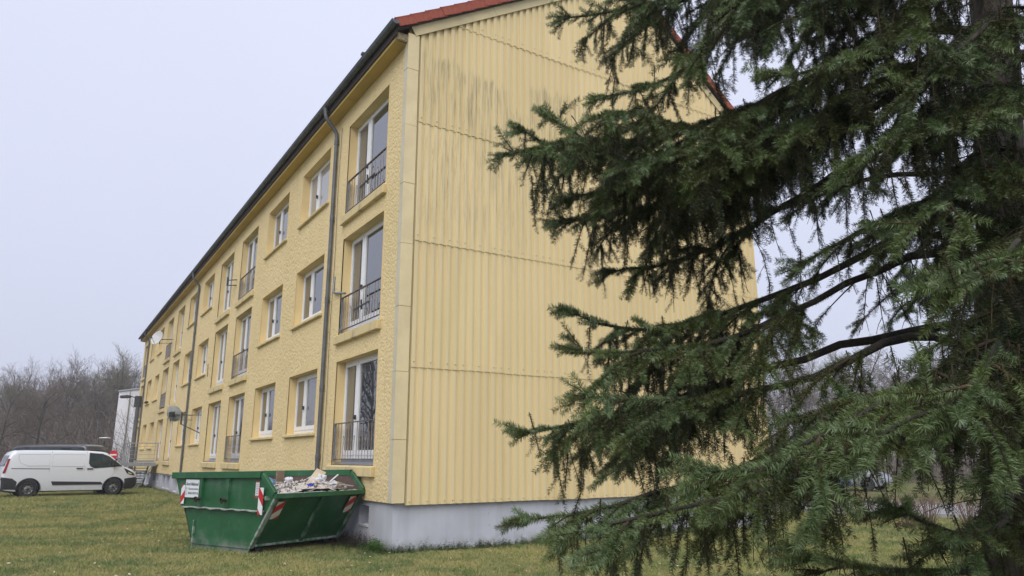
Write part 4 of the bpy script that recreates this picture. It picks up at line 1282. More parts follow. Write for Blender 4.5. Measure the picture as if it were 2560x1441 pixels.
MB().lathe([(.0,-.012),(.285,-.012),(.30,.0),(.285,.012),(.0,.012)], 28, 'y').obj('disc', M['sign_red'], sg, loc=(0,-.02,p_.z))
MB().box(-.22, .22, -.016, -.013, -.05, .05).obj('white_bar', M['sign_white'], sg, loc=(0,-.025,p_.z))
p_ = at(291, 1148, 50)
bl = empty('marker_post', (p_.x, 50, 0), 0, 'thin dark post right of the no entry sign', 'post')
MB().box(-.05, .05, -.05, .05, 0, p_.z).obj('post', M['dark_metal'], bl); MB().box(-.06, .06, -.06, .06, p_.z, p_.z + .04).obj('cap', M['black'], bl)

# pale block of flats far behind
gb0 = at(277, 1150, 70)
gblock = empty('pale_block', (gb0.x, 70, 0), R(2), 'plain pale grey block far behind the end of the yellow house', 'building')
def make_grey_wall():
    t = NT('pale_render'); t.set(Roughness=.9)
    v = t.coord('obj')
    st = t.ramp(t.noise(t.coord('obj', (2.2, 1, .12)), 2, 5, .65), .45, .75)
    c = t.mix(t.ramp(t.noise(v, .5, 3), .35, .65), (.80,.80,.83), (.75,.75,.79))
    t.color(t.mix(t.math('MULTIPLY', st, .25), c, (.40,.40,.44))); return t.m
GW = make_grey_wall()
m_ = MB(); m_.add([(0,0,-.1),(9,1.5,-.1),(9,14,-.1),(-2,12,-.1),(0,0,7.9),(2.1,0,8.15),(9,1.5,8.15),(9,14,8.15),(-2,12,7.9)], [(0,1,6,5,4),(1,2,7,6),(2,3,8,7),(3,0,4,8),(4,5,6,7,8)])
m_.obj('wall', GW, gblock, fix=False)
MB().box(1.02, 1.06, -.03, .2, 0, 7.9).obj('wall_joint', M['grey_board'], gblock)
m_ = MB(); m_.bar((-.05,-.05,7.95), (2.1,-.05,8.22), .12, .12); m_.bar((2.1,-.05,8.22), (9.1,1.4,8.22), .12, .12); m_.obj('roof_edge', M['galvanised'], gblock)
for k, z in enumerate((1.0, 3.3, 5.6)):
    f_ = MB().box(1.95, 3.2, .25, .40, z, z + 1.3).obj('window', M['window_white'], gblock)
    MB().box(2.03, 3.12, .235, .249, z + .08, z + 1.22).obj('pane', M['glass'], f_)

def make_dish(name, label, p, face, dia, mat, armto, grp):
    """p centre of the bowl, face = direction it looks"""
    d = empty(name, p, 0, label, 'satellite dish', grp)
    q = Vector(face).normalized().to_track_quat('Z', 'Y').to_matrix().to_4x4()
    r = dia / 2
    prof = [(r * k / 8, .11 * (k / 8) ** 2 * dia) for k in range(9)]
    prof2 = [(r + .012, prof[-1][1]), (r + .012, prof[-1][1] - .02)] + [(x, z - .016) for x, z in prof[::-1]][1:]
    MB().lathe(prof + prof2, 28, 'z', q).obj('bowl', mat, d, smooth=40)
    m_ = MB(); a = q @ Vector((0, -r * .95, .06)); b2 = q @ Vector((0, -r * .35, r * 1.05)); m_.tube([a, b2], .013, 6); m_.obj('feed_arm', M['dark_metal'], d)
    m_ = MB(); m_.lathe([(.0,-.05),(.035,-.05),(.045,.08),(.0,.09)], 10, 'z', Matrix.Translation(b2) @ q); m_.obj('receiver', M['dark_metal'], d)
    bk = q @ Vector((0, 0, -.03)); mt = q @ Vector((0, 0, -.16))
    m_ = MB(); m_.box(-.09, .09, -.11, .11, -.17, -.02, q); m_.obj('mount', M['dark_metal'], d)
    to = Vector(armto) - Vector(p)
    m_ = MB(); m_.tube([mt, (to.x, to.y, mt.z)], .022, 8); m_.tube([(mt.x, mt.y, mt.z - .28), (mt.x, mt.y, mt.z + .12)], .022, 8); m_.bar((mt.x, mt.y, mt.z - .22), (to.x, to.y, mt.z - .22), .02)
    m_.obj('wall_arm', M['dark_metal'], d)
    return d
Nf = Vector((-math.cos(ANG), -math.sin(ANG), 0)); Df = Vector((-math.sin(ANG), math.cos(ANG), 0))
def face_pt(t, out, z): return C0 + Df * t + Nf * out + Vector((0, 0, z))
p1_ = face_pt(23.1, .8, 3.58); p2_ = face_pt(32.5, .8, 8.32)
make_dish('satellite_dish', 'grey weathered satellite dish beside the middle downpipe at first floor level', p1_, (.15, .9, .25), .70, M['dish_grey'], face_pt(22.9, .0, 3.58), 'satellite dishes on the front wall')
make_dish('satellite_dish', 'clean white satellite dish high up under the far eaves', p2_, (-.35, -.85, .28), .80, M['dish_white'], face_pt(32.2, 0, 8.32), 'satellite dishes on the front wall')

# steel entrance platform with stairs
st_ = empty('entrance_stairs', face_pt(33.2, 0, 0), ANG, 'galvanised steel entrance platform with railing and stairs at the house front', 'stairs')
# local: x inwards, y along the wall away from us
PW, PL, PZ = 1.55, 2.2, 1.40
MB().box(-PW, -.03, 0, PL, PZ - .05, PZ).obj('platform', M['galvanised'], st_)
m_ = MB()
for y in (0, PL): m_.box(-PW, -.03, y - .03, y + .03, PZ - .20, PZ - .052)
m_.box(-PW - .03, -PW + .03, 0, PL, PZ - .20, PZ - .052); m_.obj('edge_beam', M['galvanised'], st_)
def post(x, y, z0, z1):
    MB().tube([(x, y, z0), (x, y, z1)], .028, 8).obj('post', M['galvanised'], st_)
for x, y in ((-PW, 0), (-.10, 0), (-PW, PL), (-PW, PL * .5)): post(x, y, PZ - .2, PZ + 1.05)
MB().bar((-PW, 0, PZ + 1.06), (-.05, 0, PZ + 1.06), .05).obj('handrail', M['galvanised'], st_)
MB().bar((-PW, 0, PZ + 1.06), (-PW, PL, PZ + 1.06), .05).obj('handrail', M['galvanised'], st_)
for k in range(4):
    z = PZ + .22 + k * .22
    MB().tube([(-PW, 0, z), (-.05, 0, z)], .009, 5).obj('rail_wire', M['galvanised'], st_)
    MB().tube([(-PW, 0, z), (-PW, PL, z)], .009, 5).obj('rail_wire', M['galvanised'], st_)
MB().box(-PW + .3, -.2, -.012, .0, PZ + .03, PZ + .13).obj('kick_plate', M['galvanised'], st_)
nst = 8
for k in range(nst):
    z = PZ - (k + 1) * PZ / (nst + 1); y = PL + k * .28
    MB().box(-PW + .06, -.25, y, y + .29, z - .04, z).obj('step', M['galvanised'], st_)
for x in (-PW + .03, -.22):
    MB().bar((x, PL, PZ - .1), (x, PL + nst * .28, .0), .05, .2).obj('stringer', M['galvanised'], st_)
MB().bar((-PW, PL, PZ + 1.02), (-PW, PL + nst * .28, .95), .05).obj('handrail', M['galvanised'], st_)
for k in range(1, 7): post(-PW, PL + k * .34, PZ - k * .2 - .1, PZ + 1.0 - k * .2)
MB().bar((-.28, .0, PZ - .2), (-.95, -.0, .0), .06).obj('brace', M['galvanised'], st_)
for y in (PL,): post(-PW + .1, y, 0, PZ - .2)
for z in (.28, .55, .85): MB().bar((-PW - .1, -.05, z), (-.75, -.05, z), .03).obj('low_bar', M['dark_metal'], st_)
post(-PW - .1, -.05, 0, .9)
# planter on a far window sill and black box on a far railing
o = MB().box(-.22, -.03, 41.1, 41.8, 5.21, 5.33).obj('window_box', M['black'], building, bevel=.01)

# ================================================================== VEGETATION
def scatter_group(name):
    """geometry nodes: copies the template held in the mesh itself (attribute tmpl) onto its loose points"""
    g = bpy.data.node_groups.new(name, 'GeometryNodeTree')
    g.interface.new_socket('Geometry', in_out='INPUT', socket_type='NodeSocketGeometry')
    g.interface.new_socket('Geometry', in_out='OUTPUT', socket_type='NodeSocketGeometry')
    n = g.nodes.new; l = g.links.new
    gi, go = n('NodeGroupInput'), n('NodeGroupOutput')
    at_ = n('GeometryNodeInputNamedAttribute'); at_.data_type = 'INT'; at_.inputs['Name'].default_value = 'tmpl'
    cmp_ = n('FunctionNodeCompare'); cmp_.data_type = 'INT'; cmp_.operation = 'EQUAL'
    sp = n('GeometryNodeSeparateGeometry'); sp.domain = 'POINT'
    rot = n('GeometryNodeInputNamedAttribute'); rot.data_type = 'FLOAT_VECTOR'; rot.inputs['Name'].default_value = 'rot'
    e2r = n('FunctionNodeEulerToRotation')
    sc = n('GeometryNodeInputNamedAttribute'); sc.data_type = 'FLOAT'; sc.inputs['Name'].default_value = 'scl'
    io = n('GeometryNodeInstanceOnPoints')
    l(gi.outputs[0], sp.inputs['Geometry'])
    ints = [s_ for s_ in cmp_.inputs if s_.type == 'INT']
    l(at_.outputs['Attribute'], ints[0]); ints[1].default_value = 1
    l(cmp_.outputs[0], sp.inputs['Selection'])
    l(sp.outputs['Selection'], io.inputs['Instance']); l(sp.outputs['Inverted'], io.inputs['Points'])
    l(rot.outputs['Attribute'], e2r.inputs[0]); l(e2r.outputs[0], io.inputs['Rotation'])
    l(sc.outputs['Attribute'], io.inputs['Scale'])
    l(io.outputs[0], go.inputs[0])
    return g
SCATTER = scatter_group('scatter')
def scatter_obj(name, tv, tf, pts, rots, scls, mat, parent=None):
    tv = np.asarray(tv, np.float32); pts = np.asarray(pts, np.float32)
    V = np.concatenate([tv, pts])
    me = bpy.data.meshes.new(name)
    me.vertices.add(len(V)); me.vertices.foreach_set('co', V.ravel())
    tf = np.asarray(tf, np.int32); k = tf.shape[1]
    me.loops.add(tf.size); me.loops.foreach_set('vertex_index', tf.ravel())
    me.polygons.add(len(tf)); me.polygons.foreach_set('loop_start', np.arange(0, tf.size, k, dtype=np.int32))
    me.update(calc_edges=True)
    a = me.attributes.new('tmpl', 'INT', 'POINT'); arr = np.zeros(len(V), np.int32); arr[:len(tv)] = 1; a.data.foreach_set('value', arr)
    a = me.attributes.new('rot', 'FLOAT_VECTOR', 'POINT'); arr = np.zeros((len(V), 3), np.float32); arr[len(tv):] = rots; a.data.foreach_set('vector', arr.ravel())
    a = me.attributes.new('scl', 'FLOAT', 'POINT'); arr = np.ones(len(V), np.float32); arr[len(tv):] = scls; a.data.foreach_set('value', arr)
    me.materials.append(mat)
    o = link(name, me, parent, kind='stuff')
    md = o.modifiers.new('scatter', 'NODES'); md.node_group = SCATTER
    return o

# ---------------- grass
bl_v, bl_f = [], []
r_ = np.random.default_rng(3)
for k in range(330):
    x, y = r_.uniform(-.32, .32, 2); a = r_.uniform(0, 6.28); h_ = r_.uniform(.018, .05) * (1.35 if r_.random() < .15 else 1); w_ = r_.uniform(.003, .006)
    ln = r_.uniform(.01, .05); dx, dy = math.cos(a), math.sin(a); lx, ly = r_.normal(0, 1, 2) * ln
    b_ = len(bl_v)
    bl_v += [(x - dy * w_, y + dx * w_, -.01), (x + dy * w_, y - dx * w_, -.01), (x + lx, y + ly, h_)]
    bl_f.append((b_, b_ + 1, b_ + 2))
pts = []
def in_building(x, y):
    l_ = BM.inverted() @ Vector((x, y, 0)); return -.05 < l_.x < DEP and -.05 < l_.y < LEN
y = 9.0
while y < 44:
    st = .36 if y < 16 else (.5 if y < 24 else .8)
    x = -.80 * y - 1
    while x < .78 * y + 1:
        px, py = x + random.uniform(-.2, .2), y + random.uniform(-.2, .2)
        l_ = Vector((px, py, 0)) - ro
        on_road = -.3 < l_.dot(rn) < 6.5 and l_.dot(rd) > -10
        if not in_building(px, py) and not on_road and not (py > 30 and px > 8): pts.append((px, py, gz(px, py) - .012, st))
        x += st
    y += st
pts = np.array(pts)
scl = np.where(pts[:, 3] < .4, 1, np.where(pts[:, 3] < .6, 1.2, 1.7)) * r_.uniform(.85, 1.2, len(pts))
rots = np.stack([np.zeros(len(pts)), np.zeros(len(pts)), r_.uniform(0, 6.28, len(pts))], 1)
tag(scatter_obj('grass', bl_v, bl_f, pts[:, :3], rots, scl, M['grass']), kind='stuff')
# fallen leaves
lv, lf = [], []
for k in range(900):
    yy = 9.5 + 30 * random.random() ** 1.6; xx = random.uniform(-.74 * yy, .35 * yy)
    if in_building(xx, yy): continue
    s_ = random.uniform(.012, .035); a = random.uniform(0, 6.28); t1, t2 = random.uniform(-.5, .5), random.uniform(-.5, .5)
    z = gz(xx, yy) + random.uniform(.02, .045)
    ca, sa = math.cos(a), math.sin(a); b_ = len(lv)
    for u_, v_ in ((-1, 0), (-.2, .6), (1, 0), (-.1, -.6)):
        lv.append((xx + (u_ * ca - v_ * sa) * s_, yy + (u_ * sa + v_ * ca) * s_, z + (u_ * t1 + v_ * t2) * s_))
    lf.append((b_, b_+1, b_+2, b_+3))
lm = np_mesh('fallen_leaves', lv, lf, simple('dry_leaf', (.42,.27,.14), (.58,.50,.38), 3, .8, space='world'))
tag(link('fallen_leaves', lm), kind='stuff')
# weeds along the plinth: leafy stalks, some with purple tops
def weeds(name, spots, mat, leaf=.022, hmin=.05, hmax=.2, dens=1):
    vs, fs = [], []
    for (x, y, h_) in spots:
        z0 = gz(x, y) - .015
        n_ = max(3, int(h_ / .018 * dens)); lean = np.random.normal(0, .12, 2)
        for k in range(n_):
            q = (k + .5) / n_; z = z0 + h_ * q; px, py = x + lean[0] * h_ * q, y + lean[1] * h_ * q
            for _ in range(3):
                a = random.uniform(0, 6.28); s_ = leaf * random.uniform(.5, 1.1) * (1.1 - .45 * q)
                ca, sa = math.cos(a), math.sin(a); dz = random.uniform(-.5, .6)
                b_ = len(vs)
                vs += [(px, py, z), (px + s_ * (ca - .45 * sa), py + s_ * (sa + .45 * ca), z + s_ * dz), (px + 1.7 * s_ * ca, py + 1.7 * s_ * sa, z + s_ * dz * .8), (px + s_ * (ca + .45 * sa), py + s_ * (sa - .45 * ca), z + s_ * dz)]
                fs.append((b_, b_+1, b_+2, b_+3))
    return tag(link(name, np_mesh(name, vs, fs, mat)), kind='stuff')
WEED = simple('weed_green', (.035,.085,.018), (.075,.12,.03), 3, .7, space='world'); PURP = simple('weed_purple', (.060,.035,.042), (.075,.055,.045), 6, .75, space='world'); LIME = simple('weed_lime', (.10,.22,.03), (.07,.16,.025), 5, .7, space='world')
def bpt(x, y): return BM @ Vector((x, y, 0))
sp_ = []
for k in range(900):
    t_ = random.uniform(.0, 8.5); o_ = abs(random.gauss(0, .17)) + .02; p = bpt(t_, -o_)
    sp_.append((p.x, p.y, random.uniform(.05, .16) * (1.7 if random.random() < .12 else 1) * max(.35, 1 - o_)))
for k in range(420):
    t_ = random.uniform(-.3, 4.2); o_ = abs(random.gauss(0, .4)) + .03; p = bpt(-o_, t_)
    sp_.append((p.x, p.y, random.uniform(.06, .18) * max(.4, 1 - o_ * .6)))
for k in range(260):
    t_ = random.uniform(26, 46); o_ = abs(random.gauss(0, .2)) + .03; p = bpt(-o_, t_); sp_.append((p.x, p.y, random.uniform(.04, .16)))
weeds('weeds', sp_, WEED, .032)
sp_ = []
for k in range(330):
    t_ = random.uniform(.5, 3.8); o_ = abs(random.gauss(.1, .22)) + .03; p = bpt(-o_, t_); sp_.append((p.x, p.y, random.uniform(.14, .34) * max(.4, 1 - o_ * .5)))
weeds('dead_nettles', sp_, PURP, .028)
sp_ = []
for k in range(90):
    p = bpt(-.1 - abs(random.gauss(0, .1)), .25 + random.gauss(0, .16)); sp_.append((p.x, p.y, random.uniform(.10, .24)))
weeds('bright_weeds', sp_, LIME, .03)

sp_ = []
for k in range(900):
    yy = 9.5 + 24 * random.random() ** 1.7; xx = random.uniform(-.74 * yy, .5 * yy)
    if in_building(xx, yy): continue
    for q in range(random.randint(1, 5)): sp_.append((xx + random.gauss(0, .06), yy + random.gauss(0, .06), random.uniform(.03, .07)))
weeds('lawn_weeds', sp_, simple('lawn_weed', (.055,.105,.028), (.11,.135,.045), 2, .7, space='world'), .016)
# ---------------- bare trees of the wood
def tube_np(path, radii, n, V, Fq):
    path = np.asarray(path); b = len(V)
    for i, (p, r) in enumerate(zip(path, radii)):
        d = path[min(i + 1, len(path) - 1)] - path[max(i - 1, 0)]; d = d / (np.linalg.norm(d) + 1e-9)
        u = np.cross(d, (0.31, .2, .93) if abs(d[2]) < .9 else (1, .1, 0)); u /= np.linalg.norm(u); w = np.cross(d, u)
        for k in range(n):
            a = 2 * math.pi * k / n
            V.append(p + (u * math.cos(a) + w * math.sin(a)) * r)
    for i in range(len(path) - 1):
        for k in range(n):
            k2 = (k + 1) % n
            Fq.append((b + i*n + k, b + i*n + k2, b + (i+1)*n + k2, b + (i+1)*n + k))
def bare_tree(seed, H, spread=.55, up=.5, nl=9, droop=0):
    r = np.random.default_rng(seed)
    TV, TF, CV, CF = [], [], [], []
    def grow(p, d, L_, rad, level):
        nseg = 5 if level < 2 else 3
        path = [np.array(p, float)]; d = d / np.linalg.norm(d)
        for i in range(nseg):
            d = d + r.normal(0, .11 if level else .05, 3) + np.array([0, 0, .10 * up if level else .02]) - np.array([0, 0, droop * .1 * (level > 1)])
            d /= np.linalg.norm(d); path.append(path[-1] + d * L_ / nseg)
        radii = [rad * (1 - .65 * i / nseg) for i in range(nseg + 1)]
        if level < 2: tube_np(path, radii, 6 if level == 0 else 5, TV, TF)
        else: tube_np(path, [max(q, .010) for q in radii], 3, CV, CF)
        if level == 4: return
        cnt = [nl, 7, 6, 4][level]
        for k in range(cnt):
            q = (.34 + .66 * (k + r.random()) / cnt) if level == 0 else (.2 + .8 * (k + r.random()) / cnt)
            i = min(int(q * nseg), nseg - 1); pp = path[i] + (path[i+1] - path[i]) * (q * nseg - i)
            ax = path[i+1] - path[i]; ax /= np.linalg.norm(ax)
            s_ = r.normal(0, 1, 3); s_ -= ax * s_.dot(ax); s_ /= np.linalg.norm(s_)
            nd = ax * r.uniform(.35, .9) + s_ * spread * r.uniform(.8, 1.4) + np.array([0, 0, up * .25])
            fr = {0: r.uniform(.36, .56) * (1.25 - .6 * q), 1: r.uniform(.4, .62), 2: r.uniform(.4, .65), 3: r.uniform(.45, .8)}[level]
            grow(pp, nd, L_ * fr, rad * (.50 if level == 0 else .5) * (1.1 - .4 * q), level + 1)
    grow((0, 0, -.1), np.array([r.normal(0, .04), r.normal(0, .04), 1]), H * .82, H * .017, 0)
    return np.array(TV), np.array(TF), np.array(CV), np.array(CF)
protos = []
for i, (H, sp, up, nl, dr) in enumerate([(13, .85, .35, 10, .3), (14, .55, .7, 12, 0), (12, .9, .45, 9, .2), (15, .5, .8, 13, 0), (11, .75, .4, 10, .5), (13, .65, .55, 11, 0)]):
    TV, TF, CV, CF = bare_tree(40 + i, H, sp, up, nl, dr)
    protos.append((np_mesh('trunk', TV, TF, M['tree_bark']), np_mesh('crown', CV, CF, M['tree_twig_green'] if i in (3, 5) else M['tree_twig']), H))
def put_tree(x, y, kind, sc_, rz, label, group=None):
    t = empty('bare_tree', (x, y, 0), rz, label, 'tree', group)
    t.scale = (sc_, sc_, sc_ * random.uniform(.95, 1.05))
    link('trunk', protos[kind][0], t); link('crown', protos[kind][1], t)
    return t
def tree_at(u, v, Y, kind, label, group=None, rz=None):
    """base below the pixel column u, crown top at pixel row v"""
    p = at(u, v, Y); sc_ = p.z / (protos[kind][2] * 1.06)
    return put_tree(p.x, Y, kind, sc_, random.uniform(0, 6.28) if rz is None else rz, label, group)
tree_at(22, 935, 58, 0, 'dark branching bare tree at the left edge, nearest of the wood')
tree_at(118, 928, 60, 2, 'broad bare tree with spreading dark limbs above the white van')
tree_at(185, 922, 80, 1, 'upright bare tree left of the pale block')
tree_at(318, 895, 84, 3, 'tallest bare tree with fine twigs rising behind the pale block')
tree_at(250, 925, 82, 5, 'greenish bare tree just left of the pale block')
for k in range(24):
    u = -60 + 440 * (k + random.random()) / 24; Y = random.uniform(78, 104)
    tree_at(u, random.uniform(925, 990) - max(0, u - 200) * .14, Y, random.randrange(6), 'bare leafless tree in the wood behind the vans', 'bare trees in the wood behind the vans')
for k in range(20):
    u = 1840 + 860 * (k + random.random()) / 20; Y = random.uniform(52, 80)
    tree_at(u, random.uniform(800, 960), Y, random.randrange(6), 'bare leafless tree glimpsed through the spruce beyond the road', 'bare trees beyond the road')
# trees to the left of the picture: they stand in the window reflections
for k, (x, y) in enumerate([(-33, 30), (-38, 37), (-30, 22), (-45, 46), (-36, 26), (-44, 33), (-52, 41), (-29, 27)]):
    put_tree(x, y, k % 6, random.uniform(.62, .85), k * 1.3, 'bare tree on the lawn mirrored in the lower windows', 'bare trees on the left lawn')
# undergrowth that closes the foot of the wood
def thicket(name, n, xr, yr, hr, label, seed):
    r = np.random.default_rng(seed); V, Fq = [], []
    for k in range(n):
        x, y = r.uniform(*xr), r.uniform(*yr); 
        if in_building(x, y): continue
        h_ = r.uniform(*hr); w_ = r.uniform(.015, .04); lx, ly = r.normal(0, .22, 2) * h_
        mid = np.array([x + lx * .4 + r.normal(0, .1), y, h_ * .5]); tip = np.array([x + lx, y + ly, h_]); base = np.array([x, y, -.05])
        ww = np.array([w_, 0, 0]); b = len(V)
        V += [base - ww, base + ww, mid + ww * .7, mid - ww * .7, tip + ww * .3, tip - ww * .3]
        Fq += [(b, b+1, b+2, b+3), (b+3, b+2, b+4, b+5)]
        for j in range(7):
            q = r.uniform(.15, .95); p = base + (tip - base) * q; L_ = h_ * r.uniform(.12, .35); a = r.uniform(0, 6.28)
            e = p + np.array([math.cos(a) * L_, math.sin(a) * L_, L_ * r.uniform(.1, 1.0)]); ww2 = np.array([.012, 0, .008]); b = len(V)
            V += [p - ww2, p + ww2, e + ww2 * .5, e - ww2 * .5]; Fq.append((b, b+1, b+2, b+3))
    return tag(link(name, np_mesh(name, V, Fq, M['thicket'])), label, kind='stuff')
thicket('woodland_thicket', 6500, (-86, -30), (66, 104), (1.5, 7.0), 'brown leafless undergrowth of the wood', 5)
thicket('woodland_thicket', 3600, (10, 78), (48, 84), (1.0, 5.0), 'brown leafless undergrowth beyond the road', 6)

# ---------------- pruned shrubs by the road
def shrub(loc, label, seed, w=.55, h=.78):
    r = np.random.default_rng(seed); V, Fq = [], []; LV, LF = [], []
    for k in range(46):
        a = r.uniform(0, 6.28); sp = r.uniform(.05, w); b0 = np.array([math.cos(a), math.sin(a), 0]) * r.uniform(0, .13)
        tip = np.array([math.cos(a) * sp, math.sin(a) * sp, h * r.uniform(.75, 1.05)]); mid = (b0 + tip) / 2 + np.array([math.cos(a), math.sin(a), 0]) * -.04 + r.normal(0, .03, 3)
        tube_np([b0, mid, tip], [.008, .006, .003], 3, V, Fq)
        for j in range(3):
            p = mid + (tip - mid) * r.uniform(0, .8); e = p + np.array([r.normal(0, .08), r.normal(0, .08), r.uniform(.1, .25)]); tube_np([p, (p + e) / 2 + r.normal(0, .01, 3), e], [.005, .004, .002], 3, V, Fq)
    for k in range(60):
        a = r.uniform(0, 6.28); p = np.array([math.cos(a), math.sin(a), 0]) * r.uniform(0, .3) + np.array([0, 0, r.uniform(.0, .10)]); b = len(LV); s_ = .03
        LV += [p + r.normal(0, s_, 3) for _ in range(3)]; LF.append((b, b+1, b+2))
    s = empty('pruned_shrub', loc, 0, label, 'shrub', 'pruned shrubs along the road')
    link('stems', np_mesh('stems', V, Fq, M['shrub_twig']), s)
    link('dead_leaves', np_mesh('dead_leaves', LV, LF, simple('shrub_leaf', (.09,.035,.025), (.13,.06,.04), 9, .9)), s)
shrub((9.75, 18.6, 0), 'leafless pruned shrub left of the hanging spruce spray by the road', 1)
shrub((10.5, 17.3, 0), 'leafless pruned shrub at the right in front of the road', 2, .60, .80)
shrub((10.25, 18.55, 0), 'leafless pruned shrub half hidden behind the hanging spray', 3)
shrub((11.6, 16.9, 0), 'leafless pruned shrub at the right edge of the picture', 4)
shrub((9.1, 19.6, 0), 'leafless pruned shrub deep behind the spruce branches', 5)

# ---------------- the spruce
KS = .60      # the tree stands close to the camera
spruce = empty('spruce_tree', (2.155, 5.8 * KS, 0), 0, 'large dark green spruce filling the right half with drooping boughs', 'tree')
SP0 = Vector((2.155, 5.8 * KS, 0))
def trunk_pt(z): return Vector((2.155 + .118 * z if z < 5 else 2.155 + .59 + .03 * (z - 5), 5.8 * KS, z))
def trunk_r(z): return max(.02, .165 - .0165 * z)
rs = np.random.default_rng(11)
SV, SF = [], []
zz = list(np.arange(-.1, 9.6, .35))
tube_np([np.array(trunk_pt(z) - SP0) + np.array([rs.normal(0, .012), rs.normal(0, .012), 0]) for z in zz], [trunk_r(z) * (1.25 if z < .3 else 1) for z in zz], 14, SV, SF)
tme = np_mesh('trunk', SV, SF, M['bark']); tme.shade_smooth(); link('trunk', tme, spruce)

def catmull(P, n):
    P = [np.array(p, float) for p in P]; P = [2 * P[0] - P[1]] + P + [2 * P[-1] - P[-2]]; out = []
    segs = len(P) - 3
    for i in range(segs):
        p0, p1, p2, p3 = P[i:i+4]
        for k in range(n):
            t = k / n
            out.append(.5 * (2*p1 + (p2 - p0)*t + (2*p0 - 5*p1 + 4*p2 - p3)*t*t + (3*p1 - p0 - 3*p2 + p3)*t**3))
    out.append(P[-2]); return np.array(out)
def resample(path, step):
    d = np.r_[0, np.cumsum(np.linalg.norm(np.diff(path, axis=0), axis=1))]; n = max(2, int(d[-1] / step) + 1)
    s = np.linspace(0, d[-1], n); return np.stack([np.interp(s, d, path[:, k]) for k in range(3)], 1), d[-1]

young, old, hang = [], [], []     # (point, direction, scale)
WV, WF = [], []                   # thin woody twigs
UP = np.array([0, 0, 1.0])
def unit(v): return v / (np.linalg.norm(v) + 1e-9)
def droop_path(p, d, L_, droop, n=5, lift=0):
    path = [p]; d = unit(d)
    for i in range(n):
        d = unit(d + np.array([0, 0, -droop / n]) + (np.array([0, 0, lift / n]) if i > n * .5 else 0) + rs.normal(0, .05, 3))
        path.append(path[-1] + d * L_ / n)
    return np.array(path)
def clothe(path, where, step=.085, start=0.0, sc=1.0, skip_p=0.0):
    path = np.asarray(path); seg = np.diff(path, axis=0); ln = np.sqrt((seg ** 2).sum(1)); d = np.r_[0, np.cumsum(ln)]; L_ = d[-1]
    n = max(1, int(round(L_ / step)))
    for i in range(n):
        t = L_ * (start + (1 - start) * (i + .1) / n)
        if skip_p and rs.random() < skip_p: continue
        k = min(int(np.searchsorted(d, t, 'right')) - 1, len(ln) - 1); f = (t - d[k]) / (ln[k] + 1e-9)
        dd = seg[k] / (ln[k] + 1e-9) + rs.normal(0, .06, 3)
        where.append((path[k] + seg[k] * f, unit(dd), sc * rs.uniform(.70, 1.20)))
def pick(tip): return young if rs.random() < .18 + .62 * tip else old
def twig(p, d, L_, tip, where=None, woody=True, droop=.5, sc=1.0):
    path = droop_path(p, d, L_, droop * (1.1 - .6 * tip), 3, .2 * tip)
    if woody: tube_np(path, [.0022, .002, .0016, .001], 3, WV, WF)
    clothe(path, where if where is not None else pick(tip), .062, 0, sc)
def side_branch(p, d, L_, tipness, sparse):
    """a side branch with its own side twigs; tipness 0..1 raises the share of fresh growth"""
    path = droop_path(p, d, L_, rs.uniform(.25, .8) * (1.15 - .7 * tipness), 4, .3 * tipness)
    tube_np(path, np.linspace(.0045, .0018, len(path)), 3, WV, WF)
    clothe(path, pick(tipness), .058, .0 if not sparse else .3, 1.0, .5 if sparse else 0)
    pts, _ = resample(path, .048)
    sd_ = unit(np.cross(unit(path[-1] - path[0]), UP))
    for j in range(1, len(pts) - 1):
        q = j / len(pts)
        if sparse and rs.random() < .6: continue
        dd = unit(pts[j+1] - pts[j]); sgn = 1 if j % 2 else -1
        twig(pts[j], dd * .8 + sd_ * sgn * .7 + np.array([0, 0, rs.uniform(-.45, .10)]), max(.06, L_ * rs.uniform(.22, .45) * (1.05 - q * .7)), tipness * (.4 + .6 * q), None, False)
def hanging(p, L_, dens):
    d = np.array([rs.normal(0, .28), rs.normal(0, .28), -1])
    path = droop_path(p, d, L_, .8, 5)
    tube_np(path, np.linspace(.0035, .0015, 6), 3, WV, WF)
    clothe(path, hang, .055, .0, .95, 1 - dens)
    pts, _ = resample(path, .06)
    for j in range(1, len(pts) - 1):
        a = rs.uniform(0, 6.28); tp = droop_path(pts[j], np.array([math.cos(a) * .8, math.sin(a) * .8, -.75]), max(.05, L_ * rs.uniform(.15, .34)), .9, 2)
        if dens < .6: tube_np(tp, [.002, .0016, .0012], 3, WV, WF)
        clothe(tp, hang if rs.random() < .8 else old, .062, 0, .9, 1 - dens)
def thin_at(p):
    """places where the crown has few branches and one sees through it"""
    d = p[1] * _c + (p[2] - CAM_H) * _s
    if d < .1: return 1.0
    u = 1280 + F_PX * p[0] / d; v = 720 - F_PX * ((p[2] - CAM_H) * _c - p[1] * _s) / d
    for u0, u1, v0, v1, k in ((1775, 1975, 60, 250, .10), (1950, 2110, 420, 640, .35), (1960, 2300, 660, 790, .35), (1920, 2330, 830, 1000, .22), (2215, 2500, 1090, 1340, .12), (1800, 2250, 1290, 1441, .45)):
        if u0 < u < u1 and v0 < v < v1: return k
    return 1.0
